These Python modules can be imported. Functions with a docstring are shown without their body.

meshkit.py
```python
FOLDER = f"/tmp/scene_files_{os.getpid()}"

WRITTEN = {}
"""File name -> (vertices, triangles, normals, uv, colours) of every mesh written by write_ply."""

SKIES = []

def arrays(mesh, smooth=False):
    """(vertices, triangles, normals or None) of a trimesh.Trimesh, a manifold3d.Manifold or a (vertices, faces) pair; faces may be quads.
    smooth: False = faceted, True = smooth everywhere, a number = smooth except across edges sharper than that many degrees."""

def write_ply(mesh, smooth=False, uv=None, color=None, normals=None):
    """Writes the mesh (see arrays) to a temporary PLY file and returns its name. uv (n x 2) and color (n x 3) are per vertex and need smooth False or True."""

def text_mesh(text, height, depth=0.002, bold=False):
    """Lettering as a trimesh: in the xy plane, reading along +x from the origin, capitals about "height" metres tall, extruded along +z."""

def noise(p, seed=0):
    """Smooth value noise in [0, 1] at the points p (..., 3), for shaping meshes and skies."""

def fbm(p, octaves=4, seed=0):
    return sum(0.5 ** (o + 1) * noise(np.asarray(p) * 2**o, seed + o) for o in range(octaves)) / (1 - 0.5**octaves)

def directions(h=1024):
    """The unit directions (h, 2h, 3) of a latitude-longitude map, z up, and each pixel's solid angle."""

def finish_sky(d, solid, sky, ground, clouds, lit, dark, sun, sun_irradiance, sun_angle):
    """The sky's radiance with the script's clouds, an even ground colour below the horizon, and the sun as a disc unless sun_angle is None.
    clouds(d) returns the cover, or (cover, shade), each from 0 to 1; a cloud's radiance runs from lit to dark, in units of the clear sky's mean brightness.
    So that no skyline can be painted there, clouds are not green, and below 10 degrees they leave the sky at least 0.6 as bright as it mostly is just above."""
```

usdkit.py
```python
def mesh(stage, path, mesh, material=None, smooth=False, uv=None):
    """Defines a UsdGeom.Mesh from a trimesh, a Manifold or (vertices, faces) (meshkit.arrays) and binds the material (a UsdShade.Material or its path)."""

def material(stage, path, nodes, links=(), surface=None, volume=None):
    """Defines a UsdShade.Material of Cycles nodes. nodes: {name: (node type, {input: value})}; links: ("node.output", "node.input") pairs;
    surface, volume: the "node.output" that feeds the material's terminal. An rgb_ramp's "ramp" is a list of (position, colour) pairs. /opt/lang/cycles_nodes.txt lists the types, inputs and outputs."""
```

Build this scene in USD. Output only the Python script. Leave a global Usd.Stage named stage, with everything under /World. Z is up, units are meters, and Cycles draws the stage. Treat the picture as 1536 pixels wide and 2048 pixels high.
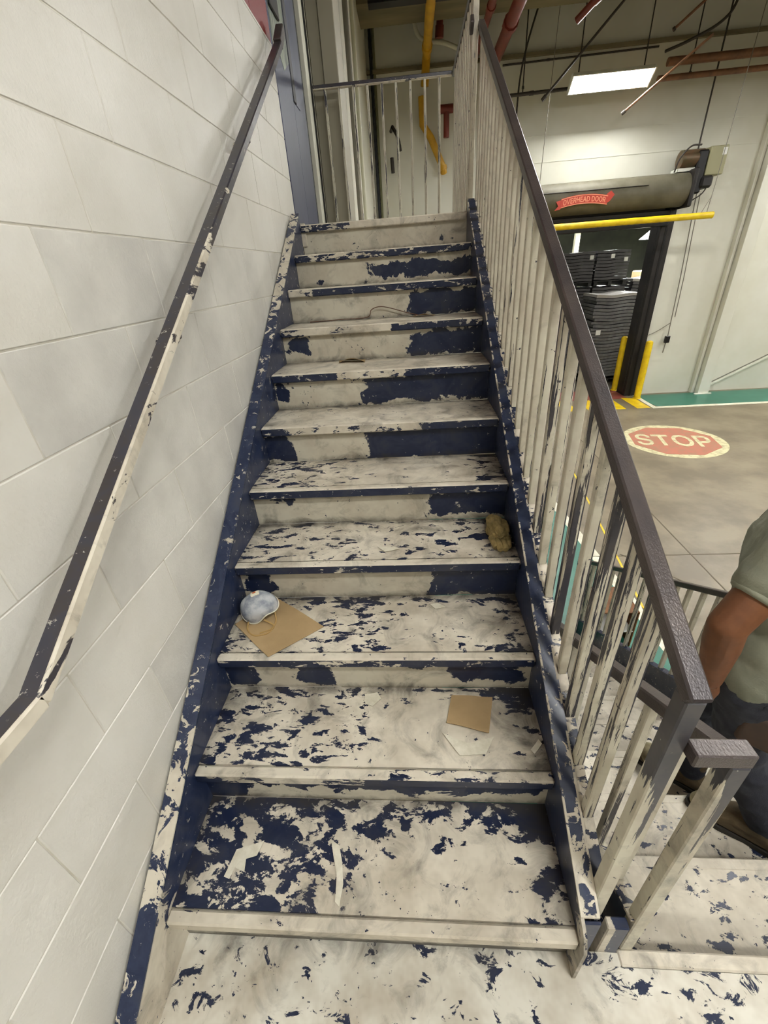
import math, random
import numpy as np, trimesh, manifold3d, usdkit, meshkit
from shapely.geometry import Polygon
from shapely import affinity
from pxr import Usd, UsdGeom, UsdLux, Gf, Sdf, Vt

stage = Usd.Stage.CreateInMemory()
UsdGeom.SetStageUpAxis(stage, 'Z')
UsdGeom.SetStageMetersPerUnit(stage, 1.0)
UsdGeom.Xform.Define(stage, '/World')
UsdGeom.Scope.Define(stage, '/World/Looks')

# ---------------------------------------------------------------- camera, light, exposure
RISE, RUN = 0.178, 0.29143                      # one stair step
SL = RISE / RUN
FLOOR = -1.78                                   # hall floor; z = 0 is the lower stair landing, ten risers up
EYE = np.array([0.7603, -0.3892, 1.6726])
YAW, PITCH, ROLL, FPX = -0.0904706602, 0.522644457, -0.0747842286, 839.828
EXPOSURE = 1.65
LAMP, LAMP_FAR = 27.0, 32.0                                     # brightness of the fluorescent lenses
LAMP_COLOUR = (1.0, 0.995, 0.955)
AMBIENT = 0.05

fw = np.array([math.sin(YAW) * math.cos(PITCH), math.cos(YAW) * math.cos(PITCH), -math.sin(PITCH)])
rt = np.cross(fw, [0, 0, 1]); rt /= np.linalg.norm(rt); up = np.cross(rt, fw)
rt, up = rt * math.cos(ROLL) + up * math.sin(ROLL), -rt * math.sin(ROLL) + up * math.cos(ROLL)
cam = UsdGeom.Camera.Define(stage, '/World/camera')
cam.CreateHorizontalApertureAttr(36.0)
cam.CreateVerticalApertureAttr(48.0)
cam.CreateFocalLengthAttr(36.0 * FPX / 1536.0)
cam.CreateClippingRangeAttr(Gf.Vec2f(0.03, 200))
cam.CreateExposureAttr(EXPOSURE)
M4 = np.eye(4); M4[0, :3], M4[1, :3], M4[2, :3], M4[3, :3] = rt, up, -fw, EYE
UsdGeom.Xformable(cam).AddTransformOp().Set(Gf.Matrix4d(*M4.ravel().tolist()))
dome = UsdLux.DomeLight.Define(stage, '/World/dome_light')      # light of the rest of the hall, behind the camera
dome.CreateIntensityAttr(AMBIENT)
dome.CreateColorAttr(Gf.Vec3f(0.95, 0.97, 0.9))

rng = random.Random(7)
nrng = np.random.default_rng(7)

# ---------------------------------------------------------------- helpers
taken = {}
def numbered(parent, name):
    k = taken.get((parent, name), 0); taken[(parent, name)] = k + 1
    return name if k == 0 else f'{name}_{k:03d}'

def data(p, **kw):
    for k, v in kw.items():
        if v: p.SetCustomDataByKey(k, v)

LOC = {}
# the hall and the room beyond are laid out on their own plan; one unit of that plan is UNIT metres, its origin lies at ORIGIN
UNIT, ORIGIN = 1.0, np.zeros(3)
def hall_plan(on):
    global UNIT, ORIGIN, FLOOR
    UNIT, ORIGIN, FLOOR = (1.3473, np.array([-0.264, 0.135, -0.581]), -0.89) if on else (1.0, np.zeros(3), -1.78)
def thing(name, label, cat, loc=(0, 0, 0), group=None, kind=None, rotz=0.0):
    path = '/World/' + numbered('/World', name)
    loc = UNIT * np.array(loc, float) + ORIGIN
    x = UsdGeom.Xform.Define(stage, path)
    x.AddTranslateOp().Set(Gf.Vec3d(*map(float, loc)))
    if rotz: x.AddRotateZOp().Set(float(rotz))
    data(x.GetPrim(), label=label, category=cat, group=group, kind=kind)
    LOC[path] = np.array(loc, float)
    return path

def structure(name, label=None, cat=None):
    return thing(name, label, cat, kind='structure')

def obj(name, mesh, mat, parent='/World', smooth=False, attrs=None, label=None, kind=None, local=False):
    path = parent + '/' + numbered(parent, name)
    if hasattr(mesh, 'to_mesh'):
        m = mesh.to_mesh(); mesh = trimesh.Trimesh(m.vert_properties[:, :3], m.tri_verts, process=False)
    elif isinstance(mesh, (tuple, list)):
        mesh = trimesh.util.concatenate(mesh) if not isinstance(mesh[0], np.ndarray) else trimesh.Trimesh(*mesh, process=False)
    off = LOC.get(parent, np.zeros(3))
    LOC[path] = off
    world = np.array(mesh.vertices) * UNIT + (0 if local else ORIGIN)
    mesh = trimesh.Trimesh(world, mesh.faces, process=False)
    if not local:
        mesh = trimesh.Trimesh(world - off, mesh.faces, process=False)
    if attrs and smooth not in (False, True): smooth = False
    g = usdkit.mesh(stage, path, mesh, mat, smooth=smooth)
    if attrs:
        api = UsdGeom.PrimvarsAPI(g)
        for k, fn in attrs.items():
            a = fn(world) if callable(fn) else np.full(len(world), float(fn))
            api.CreatePrimvar(k, Sdf.ValueTypeNames.FloatArray, 'vertex').Set(Vt.FloatArray.FromNumpy(np.asarray(a, np.float32)))
    data(g.GetPrim(), label=label, kind=kind)
    return path

def copy_of(src, name, label, cat, loc, group=None, rotz=0.0):
    path = '/World/' + numbered('/World', name)
    loc = UNIT * np.array(loc, float) + ORIGIN
    x = UsdGeom.Xform.Define(stage, path)
    x.GetPrim().GetReferences().AddInternalReference(src)
    t = x.GetPrim().CreateAttribute('xformOp:translate', Sdf.ValueTypeNames.Double3); t.Set(Gf.Vec3d(*map(float, loc)))
    r = x.GetPrim().CreateAttribute('xformOp:rotateZ', Sdf.ValueTypeNames.Float); r.Set(float(rotz))
    x.GetPrim().CreateAttribute('xformOpOrder', Sdf.ValueTypeNames.TokenArray).Set(Vt.TokenArray(['xformOp:translate', 'xformOp:rotateZ']))
    x.GetPrim().SetInstanceable(True)
    data(x.GetPrim(), label=label, category=cat, group=group)
    return path

def cbox(x0, x1, y0, y1, z0, z1, c=0.003):
    c = min(c, (x1 - x0) * .3, (y1 - y0) * .3, (z1 - z0) * .3)
    P = []
    for X, sx in ((x0, 1), (x1, -1)):
        for Y, sy in ((y0, 1), (y1, -1)):
            for Z, sz in ((z0, 1), (z1, -1)):
                P += [(X, Y + sy * c, Z + sz * c), (X + sx * c, Y, Z + sz * c), (X + sx * c, Y + sy * c, Z)]
    return trimesh.convex.convex_hull(np.array(P))

def box(x0, x1, y0, y1, z0, z1):
    m = trimesh.creation.box([x1 - x0, y1 - y0, z1 - z0]); m.apply_translation([(x0 + x1) / 2, (y0 + y1) / 2, (z0 + z1) / 2]); return m

def fine(m, size):
    v, f = trimesh.remesh.subdivide_to_size(m.vertices, m.faces, size)
    return trimesh.Trimesh(v, f, process=False)

def frame_bar(p, q, w, h, upv=(0, 0, 1), c=0.003, shift=(0, 0)):
    """a rectangular bar from p to q, w wide across, h high; p and q on its centre line."""
    p, q = np.array(p, float), np.array(q, float); d = q - p; L = np.linalg.norm(d); d /= L
    s = np.cross(d, upv); s /= np.linalg.norm(s); u = np.cross(s, d)
    m = cbox(-w / 2, w / 2, 0, L, -h / 2, h / 2, c)
    v = np.array(m.vertices)
    return trimesh.Trimesh(p + v[:, :1] * s + v[:, 1:2] * d + v[:, 2:] * u, m.faces, process=False)

def tube(points, r, n=10):
    pts = np.array(points, float); V, F = [], []
    N = len(pts); prev = None
    for i, p in enumerate(pts):
        d = pts[min(i + 1, N - 1)] - pts[max(i - 1, 0)]; d /= np.linalg.norm(d)
        a = np.cross(d, [0, 0, 1] if abs(d[2]) < .9 else [1, 0, 0]) if prev is None else prev - d * (prev @ d)
        a /= np.linalg.norm(a); prev = a; b = np.cross(d, a)
        t = np.linspace(0, 2 * math.pi, n, endpoint=False)
        rr = r[i] if np.ndim(r) else r
        V.append(p + rr * (np.cos(t)[:, None] * a + np.sin(t)[:, None] * b))
    for i in range(N - 1):
        for k in range(n):
            a, b = i * n + k, i * n + (k + 1) % n
            F += [(a, b, b + n), (a, b + n, a + n)]
    V = np.vstack(V + [pts[:1], pts[-1:]]); e0, e1 = N * n, N * n + 1
    for k in range(n):
        F += [(e0, (k + 1) % n, k), (e1, (N - 1) * n + k, (N - 1) * n + (k + 1) % n)]
    return trimesh.Trimesh(V, F, process=False)

def bend(points, steps=6):
    """a smooth path through the points (Catmull-Rom)."""
    P = [np.array(p, float) for p in points]; P = [2 * P[0] - P[1]] + P + [2 * P[-1] - P[-2]]
    out = []
    for i in range(1, len(P) - 2):
        for t in np.linspace(0, 1, steps, endpoint=False):
            a, b, c, d = P[i - 1:i + 3]
            out.append(.5 * ((2 * b) + (c - a) * t + (2 * a - 5 * b + 4 * c - d) * t * t + (3 * b - a - 3 * c + d) * t ** 3))
    return out + [P[-2]]

def extrude_yz(poly, x0, x1):
    """a polygon given in (y, z), extruded from x0 to x1."""
    m = trimesh.creation.extrude_polygon(Polygon(poly), x1 - x0, engine='earcut')
    v = np.array(m.vertices); m = trimesh.Trimesh(np.stack([v[:, 2] + x0, v[:, 0], v[:, 1]], 1), m.faces, process=False)
    return m

def flat(poly, z0, z1):
    m = trimesh.creation.extrude_polygon(poly if hasattr(poly, 'area') else Polygon(poly), z1 - z0, engine='earcut')
    m.apply_translation([0, 0, z0]); return m

def srgb(r, g, b):
    return tuple(((c / 255) / 12.92 if c / 255 <= .04045 else ((c / 255 + .055) / 1.055) ** 2.4) for c in (r, g, b))

# ---------------------------------------------------------------- materials
MAT = {}
def mat(name, color, rough=0.5, metal=0.0, noise=None, bump=0.0, bscale=60, spec=0.5, color2=None, stretch=(1, 1, 1), detail=5, contrast=(.35, .65), coat=0):
    """plain surface: colour, a second colour mixed in by noise, fine relief."""
    n = {'p': ('principled_bsdf', {'base_color': color, 'roughness': rough, 'metallic': metal, 'specular_ior_level': spec, 'coat_weight': coat}),
         'g': ('geometry', {}), 'm': ('mapping', {'scale': stretch})}
    l = [('g.position', 'm.vector')]
    if color2 is not None:
        n['n'] = ('noise_texture', {'scale': noise or 4.0, 'detail': detail, 'roughness': .6})
        n['r'] = ('map_range', {'from_min': contrast[0], 'from_max': contrast[1], 'clamp': True})
        n['x'] = ('mix_color', {'a': color, 'b': color2})
        l += [('m.vector', 'n.vector'), ('n.fac', 'r.value'), ('r.result', 'x.fac'), ('x.result', 'p.base_color')]
    if bump:
        n['bn'] = ('noise_texture', {'scale': bscale, 'detail': 3})
        n['b'] = ('bump', {'strength': bump, 'distance': 0.003})
        l += [('m.vector', 'bn.vector'), ('bn.fac', 'b.height'), ('b.normal', 'p.normal')]
    MAT[name] = usdkit.material(stage, '/World/Looks/' + name, n, l, surface='p.BSDF')
    return MAT[name]

CREAM, CREAM2 = srgb(212, 204, 187), srgb(176, 166, 148)
NAVY, NAVY2 = srgb(26, 35, 60), srgb(48, 55, 76)
DIRT = srgb(50, 47, 44)

def peel(name, scale, cream=CREAM, cream2=CREAM2, navy=NAVY, navy2=NAVY2, distortion=.6, rough=.5, edge=.012, fleck=.0, nrough=.66, detail=7, relief=.5, rot=(0, 0, 0)):
    """old cream paint flaking off an older navy coat: the primvar peel says how much has come away, dirt how grimy it is."""
    n = {'g': ('geometry', {}), 'm': ('mapping', {'scale': scale, 'rotation': rot}),
         'n1': ('noise_texture', {'scale': 1.0, 'detail': detail, 'roughness': nrough, 'distortion': distortion}),
         'n2': ('noise_texture', {'scale': 5.0, 'detail': 4, 'roughness': .7}),
         'n3': ('noise_texture', {'scale': 38.0, 'detail': 5, 'roughness': .7}),
         'n4': ('noise_texture', {'scale': 9.0, 'detail': 6, 'roughness': .65, 'distortion': .8}),
         'a': ('attribute', {'attribute': 'peel'}), 'd': ('attribute', {'attribute': 'dirt'}),
         'add': ('math', {'math_type': 'add'}),
         'k': ('map_range', {'range_type': 'smoothstep', 'from_min': .5 - edge, 'from_max': .5 + edge, 'clamp': True}),
         'c1': ('map_range', {'from_min': .4, 'from_max': .72, 'clamp': True}),
         'cm': ('mix_color', {'a': cream, 'b': cream2}),
         'nv': ('map_range', {'from_min': .42, 'from_max': .7, 'clamp': True}),
         'nm': ('mix_color', {'a': navy, 'b': navy2}),
         'fk': ('map_range', {'from_min': .66 - fleck, 'from_max': .69 - fleck, 'clamp': True}),
         'nf': ('mix_color', {'b': srgb(176, 172, 162)}),
         'mx': ('mix_color', {}),
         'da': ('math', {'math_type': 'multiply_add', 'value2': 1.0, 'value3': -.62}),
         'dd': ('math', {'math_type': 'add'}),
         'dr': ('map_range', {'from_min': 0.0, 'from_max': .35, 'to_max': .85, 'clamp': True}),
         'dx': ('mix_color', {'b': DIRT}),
         'n5': ('noise_texture', {'scale': 52.0, 'detail': 3, 'roughness': .6}),
         'n6': ('noise_texture', {'scale': 6.0, 'detail': 2}),
         'sp': ('math', {'math_type': 'multiply_add', 'value2': .35}),
         'sk': ('map_range', {'from_min': .885, 'from_max': .90, 'clamp': True}),
         'kk': ('math', {'math_type': 'maximum'}),
         'inv': ('math', {'math_type': 'subtract', 'value1': 1.0}),
         'h': ('math', {'math_type': 'multiply_add', 'value2': .12}),
         'bp': ('bump', {'strength': relief, 'distance': .0016}),
         'rr': ('map_range', {'to_min': rough, 'to_max': .32}),
         'p': ('principled_bsdf', {'specular_ior_level': .45})}
    l = [('g.position', 'm.vector'), ('m.vector', 'n1.vector'), ('g.position', 'n2.vector'), ('g.position', 'n3.vector'), ('g.position', 'n4.vector'),
         ('n1.fac', 'add.value1'), ('a.fac', 'add.value2'), ('add.value', 'k.value'),
         ('n2.fac', 'c1.value'), ('c1.result', 'cm.fac'), ('n4.fac', 'nv.value'), ('nv.result', 'nm.fac'),
         ('n3.fac', 'fk.value'), ('fk.result', 'nf.fac'), ('nm.result', 'nf.a'),
         ('cm.result', 'mx.a'), ('nf.result', 'mx.b'), ('kk.value', 'mx.fac'), ('g.position', 'n5.vector'), ('g.position', 'n6.vector'), ('n6.fac', 'sp.value1'), ('n5.fac', 'sp.value3'), ('sp.value', 'sk.value'), ('sk.result', 'kk.value1'), ('k.result', 'kk.value2'),
         ('n4.fac', 'da.value1'), ('da.value', 'dd.value1'), ('d.fac', 'dd.value2'), ('dd.value', 'dr.value'), ('dr.result', 'dx.fac'), ('mx.result', 'dx.a'),
         ('kk.value', 'inv.value2'), ('n3.fac', 'h.value1'), ('inv.value', 'h.value3'), ('h.value', 'bp.height'),
         ('k.result', 'rr.value'), ('rr.result', 'p.roughness'), ('bp.normal', 'p.normal'), ('dx.result', 'p.base_color')]
    MAT[name] = usdkit.material(stage, '/World/Looks/' + name, n, l, surface='p.BSDF')

peel('peel_tread', (13, 27, 27), distortion=.35)
peel('peel_tread_diagonal', (14, 22, 22), rot=(0, 0, .75), distortion=.3)
peel('peel_riser', (9, 14, 9), distortion=.4, cream=srgb(198, 192, 174))
peel('peel_nosing', (16, 40, 40), distortion=.4, fleck=.02)
peel('peel_web', (16, 16, 16), distortion=1.0, fleck=.03, navy=srgb(31, 42, 70), navy2=srgb(60, 68, 92))
peel('peel_landing', (13, 22, 22), rot=(0, 0, .7), cream=srgb(214, 210, 197))
peel('peel_bar', (60, 60, 3), distortion=.2, navy=srgb(56, 55, 62), navy2=srgb(78, 74, 74), cream=srgb(204, 199, 180), edge=.008)
peel('peel_rail', (14, 5, 14), distortion=.5, fleck=.025, navy=srgb(62, 57, 58), navy2=srgb(56, 58, 74), rough=.45)
mat('rail_metal', srgb(84, 75, 72), .34, .25, 9, .25, 300, color2=srgb(62, 56, 58), stretch=(1, .5, 1))
mat('block_paint', srgb(214, 211, 203), .42, 0, 2.2, .35, 120, color2=srgb(202, 198, 188))
mat('block_paint_scuffed', srgb(209, 206, 198), .42, 0, 3.5, .35, 120, color2=srgb(190, 187, 180))
mat('joint_paint', srgb(206, 202, 192), .5, 0, 6, .3, 90, color2=srgb(186, 180, 165))
mat('red_paint', srgb(126, 30, 30), .45, bump=.3, bscale=100)
mat('door_blue', srgb(58, 64, 92), .38, 0, 5, .1, 90, color2=srgb(50, 56, 84))
mat('door_dark', srgb(24, 26, 34), .5)
mat('pale_primer', srgb(158, 166, 152), .3, 0, 9, .2, 60, color2=srgb(104, 112, 108), contrast=(.45, .6), stretch=(1, 3, .6))
mat('wall_white', srgb(220, 219, 207), .55, 0, .8, .12, 40, color2=srgb(210, 208, 192))
mat('wall_tan_shade', srgb(158, 152, 134), .55, 0, 1.2, .1, 40, color2=srgb(148, 142, 124))  # wall paint darkened to tan, standing for shade on the pilaster
mat('ceiling_concrete', srgb(150, 146, 122), .8, 0, 1.4, .4, 18, color2=srgb(112, 106, 82), stretch=(.5, 2, 2))
mat('beam_concrete', srgb(134, 124, 96), .8, 0, 1.2, .4, 18, color2=srgb(108, 100, 76), stretch=(.5, 2, 2))
mat('hall_paint', srgb(140, 136, 120), .7)
mat('floor_concrete', srgb(128, 116, 94), .42, 0, 1.6, .12, 40, color2=srgb(104, 92, 72), detail=8, contrast=(.38, .62))
mat('floor_joint', srgb(96, 86, 68), .8)
mat('green_paint', srgb(36, 102, 84), .35, 0, 2, .05, 50, color2=srgb(46, 112, 94))
mat('white_line', srgb(226, 222, 202), .5, 0, 9, color2=srgb(206, 200, 178))
mat('yellow_paint', srgb(236, 204, 22), .4, 0, 6, .1, 50, color2=srgb(214, 178, 20))
mat('red_floor', srgb(150, 70, 62), .5, 0, 6, color2=srgb(130, 74, 62))
mat('sign_cream', srgb(192, 186, 146), .6, 0, 11, color2=srgb(150, 138, 106), detail=8, contrast=(.45, .7))
mat('sign_red', srgb(168, 98, 76), .6, 0, 8, color2=srgb(148, 106, 80), detail=8, contrast=(.4, .65))
mat('hood_metal', srgb(104, 99, 82), .6, .1, 3, .05, 30, color2=srgb(86, 82, 64))
mat('dark_steel', srgb(46, 42, 40), .45, .3, 6, .1, 60, color2=srgb(34, 32, 32))
mat('black_metal', srgb(26, 25, 26), .4, .3)
mat('bar_grey', srgb(70, 72, 80), .35, .4)
mat('badge_red', srgb(196, 66, 50), .45)
mat('badge_salmon', srgb(244, 158, 124), .45)
mat('operator_box', srgb(150, 146, 112), .45, .2)
mat('motor_brown', srgb(112, 84, 62), .4, .3, 8, color2=srgb(90, 84, 60))
mat('cable_grey', srgb(120, 116, 104), .6)
mat('cable_dark', srgb(56, 50, 44), .6)
mat('pipe_red', srgb(124, 50, 36), .45, 0, 4, .05, 30, color2=srgb(104, 42, 32))
mat('pipe_copper', srgb(134, 92, 62), .5, 0, 5, color2=srgb(104, 72, 50))
mat('pipe_yellow', srgb(206, 158, 28), .45, 0, 5, color2=srgb(186, 140, 30))
mat('pipe_olive', srgb(120, 120, 88), .7)
mat('pipe_white', srgb(200, 198, 176), .5)
mat('rag', srgb(150, 130, 82), .9, 0, 30, .6, 80, color2=srgb(110, 96, 58))
mat('kraft', srgb(172, 146, 106), .85, 0, 8, .2, 260, color2=srgb(160, 134, 96))
mat('chip_paint', srgb(216, 211, 194), .5, 0, 40, .2, 90, color2=srgb(200, 194, 174))
mat('mask_fabric', srgb(184, 186, 188), .85, 0, 22, .4, 300, color2=srgb(112, 120, 134), contrast=(.4, .68))
mat('mask_edge', srgb(208, 202, 184), .8)
mat('mask_label', srgb(232, 226, 204), .6)
mat('mask_print', srgb(196, 110, 70), .6)
mat('strap', srgb(170, 138, 84), .7)
mat('staple', srgb(150, 150, 150), .3, .9)
mat('wire_brown', srgb(92, 62, 44), .6)
mat('tray_grey', srgb(74, 72, 76), .5, 0, 6, .1, 60, color2=srgb(60, 58, 62))
mat('tray_pale', srgb(168, 164, 160), .5)
mat('tray_wrap', srgb(112, 112, 112), .3, 0, 8, color2=srgb(90, 90, 92))
mat('label_white', srgb(236, 236, 232), .6)
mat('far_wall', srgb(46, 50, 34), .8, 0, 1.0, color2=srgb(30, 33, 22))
mat('far_floor', srgb(104, 100, 90), .35, 0, 2, color2=srgb(84, 80, 72))
mat('far_steel', srgb(150, 148, 128), .5)
mat('far_machine', srgb(176, 172, 158), .5)
mat('fixture_white', srgb(232, 232, 222), .4)
mat('wood', srgb(128, 84, 46), .7, 0, 6, .2, 60, color2=srgb(98, 62, 34), stretch=(6, 1, 6))
mat('bin_black', srgb(24, 23, 25), .5)
mat('skin', srgb(124, 78, 46), .55, 0, 20, .1, 200, color2=srgb(108, 66, 38))
mat('hair', srgb(26, 20, 16), .6, bump=.6, bscale=200)
mat('shirt', srgb(140, 141, 122), .9, 0, 9, .35, 200, color2=srgb(124, 126, 110))
mat('jeans', srgb(38, 40, 50), .9, 0, 9, .4, 300, color2=srgb(66, 68, 76), contrast=(.5, .75))
mat('boot', srgb(98, 82, 58), .8, 0, 14, .3, 120, color2=srgb(74, 62, 42))
mat('boot_toe', srgb(160, 150, 118), .8, 0, 14, .3, 120, color2=srgb(120, 108, 82))
mat('boot_sole', srgb(40, 36, 30), .8)
mat('pouch', srgb(62, 50, 42), .8, 0, 14, .3, 120, color2=srgb(74, 54, 42))
mat('eye_white', srgb(220, 215, 205), .3)
mat('eye_dark', srgb(30, 20, 14), .3)
mat('lips', srgb(120, 66, 54), .5)
mat('caution_yellow', srgb(226, 204, 30), .5)
usdkit.material(stage, '/World/Looks/lamp_lens', {'e': ('emission', {'color': LAMP_COLOUR, 'strength': LAMP})}, surface='e.emission')
MAT['lamp_lens'] = '/World/Looks/lamp_lens'
usdkit.material(stage, '/World/Looks/lamp_lens_far', {'e': ('emission', {'color': LAMP_COLOUR, 'strength': LAMP_FAR})}, surface='e.emission')
MAT['lamp_lens_far'] = '/World/Looks/lamp_lens_far'
usdkit.material(stage, '/World/Looks/far_lamp', {'e': ('emission', {'color': LAMP_COLOUR, 'strength': 120.0})}, surface='e.emission')
MAT['far_lamp'] = '/World/Looks/far_lamp'

# ---------------------------------------------------------------- the hall
WALLX = -0.012                                  # face of the block wall
BACK = 8.60                                     # face of the far wall
DOOR0, DOOR1, DOORTOP = 2.72, 5.20, 2.30        # opening of the roller door in the far wall
X1, Y0, CEIL = 13.0, -6.0, 5.05

hall_plan(True)
fl = structure('floor')
obj('slab', box(-0.3, X1, Y0, BACK + .3, FLOOR - .2, FLOOR), MAT['floor_concrete'], fl)
jz = FLOOR + .0012
def joint(p, q, w=.012):
    return frame_bar((p[0], p[1], jz - .002), (q[0], q[1], jz - .002), w, .006, c=.001)
for p, q in [((2.45, 3.05), (X1 - .3, 3.05)), ((2.73, 3.08), (5.2, 0.2)), ((3.39, 3.99), (3.39, 4.0)), ((3.36, 1.2), (3.42, 7.6)), ((7.2, 1.0), (7.2, 7.6))]:
    if math.dist(p, q) > .1: obj('joint_line', joint(p, q), MAT['floor_joint'], fl)
ce = structure('ceiling')
obj('slab', box(-0.3, X1, Y0, BACK + .3, CEIL, CEIL + .2), MAT['ceiling_concrete'], ce)

wb = structure('wall_back')
for a in [(-0.3, DOOR0, FLOOR, CEIL), (DOOR1, X1, FLOOR, CEIL), (DOOR0, DOOR1, DOORTOP, CEIL)]:
    obj('panel', box(a[0], a[1], BACK, BACK + .25, a[2], a[3]), MAT['wall_white'], wb)
for z in (3.02, 3.36):
    obj('seam', box(2.3, 7.4, BACK - .004, BACK + .01, z, z + .012), MAT['wall_white'], wb)
obj('ledge', box(-.012, X1, BACK - .06, BACK + .01, 4.28, 4.32), MAT['beam_concrete'], wb)
structure_right = structure('wall_right')
obj('panel', box(X1, X1 + .2, Y0, BACK + .3, FLOOR, CEIL), MAT['hall_paint'], structure_right)
wf = structure('wall_front')
obj('panel', box(-0.3, X1, Y0 - .2, Y0, FLOOR, CEIL), MAT['hall_paint'], wf)

hall_plan(False)
# the painted block wall beside the stair
HBACK, HCEIL = 11.722, 6.22                     # the far wall and the ceiling in metres
wl = structure('wall_left')
WEND = 3.085
BLK, CRS, Z0 = 0.4195, 0.2115, 1.585
obj('wall_core', box(-0.30, WALLX - .0022, Y0, WEND - .003, FLOOR, HCEIL), MAT['joint_paint'], wl)
obj('wall_core', box(-0.30, WALLX - .0045, 4.46, HBACK, FLOOR, HCEIL), MAT['wall_white'], wl)
obj('wall_core', box(-0.30, -0.10, WEND - .003, 4.46, FLOOR, HCEIL), MAT['door_dark'], wl)
for k in range(-9, 24):
    z0 = Z0 + k * CRS
    if z0 + CRS > HCEIL: break
    off = 1.027 if k % 2 == 0 else 0.808
    n0 = math.floor((-1.9 - off) / BLK); y = off + n0 * BLK
    while y < WEND - .01:
        y1 = min(y + BLK, WEND)
        if y1 - y > .03:
            dx = rng.uniform(-.0005, .0005)
            m = cbox(-.10, WALLX + dx, y + .001, y1 - (.001 if y1 < WEND else 0), z0 + .001, z0 + CRS - .001, .0026)
            pm = 'red_paint' if k >= 6 else ('block_paint_scuffed' if (k < 1 and .2 < y < 2.6) else 'block_paint')
            obj('block', m, MAT[pm], wl)
        y = y1
obj('red_band_edge', box(WALLX - .001, WALLX + .002, 2.0, WEND, 2.846, 2.858), MAT['block_paint'], wl)
# pilaster, its shade painted in tan, and downpipes of the wall beyond the landing
obj('chase', cbox(-.011, .085, 4.47, 4.9, FLOOR, HCEIL, .004), MAT['wall_tan_shade'], wl)
obj('chase', cbox(.088, .215, 4.455, 4.9, FLOOR, HCEIL, .006), MAT['wall_tan_shade'], wl)
obj('downpipe', tube([(.06, 7.15, FLOOR), (.06, 7.15, HCEIL)], .035), MAT['cable_grey'], wl, smooth=40)
obj('downpipe', tube([(.05, 8.2, FLOOR), (.05, 8.2, HCEIL)], .03), MAT['pipe_white'], wl, smooth=40)
obj('corner_post', cbox(.06, .115, HBACK - .10, HBACK - .001, FLOOR, HCEIL, .006), MAT['door_dark'], wl)
obj('corner_post', cbox(.13, .18, HBACK - .06, HBACK - .001, 1.958, HCEIL, .006), MAT['pipe_olive'], wl)

# steel door and frame in the block wall at the top landing
LAND = 11 * RISE                                # 1.958
dr = structure('door_1')
obj('door_leaf', cbox(-.09, -.03, 3.11, 4.05, LAND + .01, 4.2, .003), MAT['door_blue'], dr)
obj('door_frame', cbox(-.10, WALLX + .004, 3.087, 3.52, LAND, HCEIL, .004), MAT['door_blue'], dr)
obj('door_frame', cbox(-.10, WALLX + .010, 3.521, 3.60, 2.72, HCEIL, .004), MAT['door_dark'], dr)
obj('door_frame', cbox(-.10, WALLX + .003, 3.521, 3.74, LAND, 2.719, .004), MAT['door_blue'], dr)
obj('door_frame', cbox(-.10, WALLX + .003, 3.601, 3.74, 2.72, HCEIL, .004), MAT['door_blue'], dr)
obj('door_gap', cbox(-.10, WALLX - .02, 3.742, 4.11, LAND, HCEIL, .004), MAT['door_dark'], dr)
obj('jamb_strip', cbox(-.10, WALLX + .012, 4.115, 4.24, LAND, HCEIL, .004), MAT['wall_white'], dr)
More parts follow.
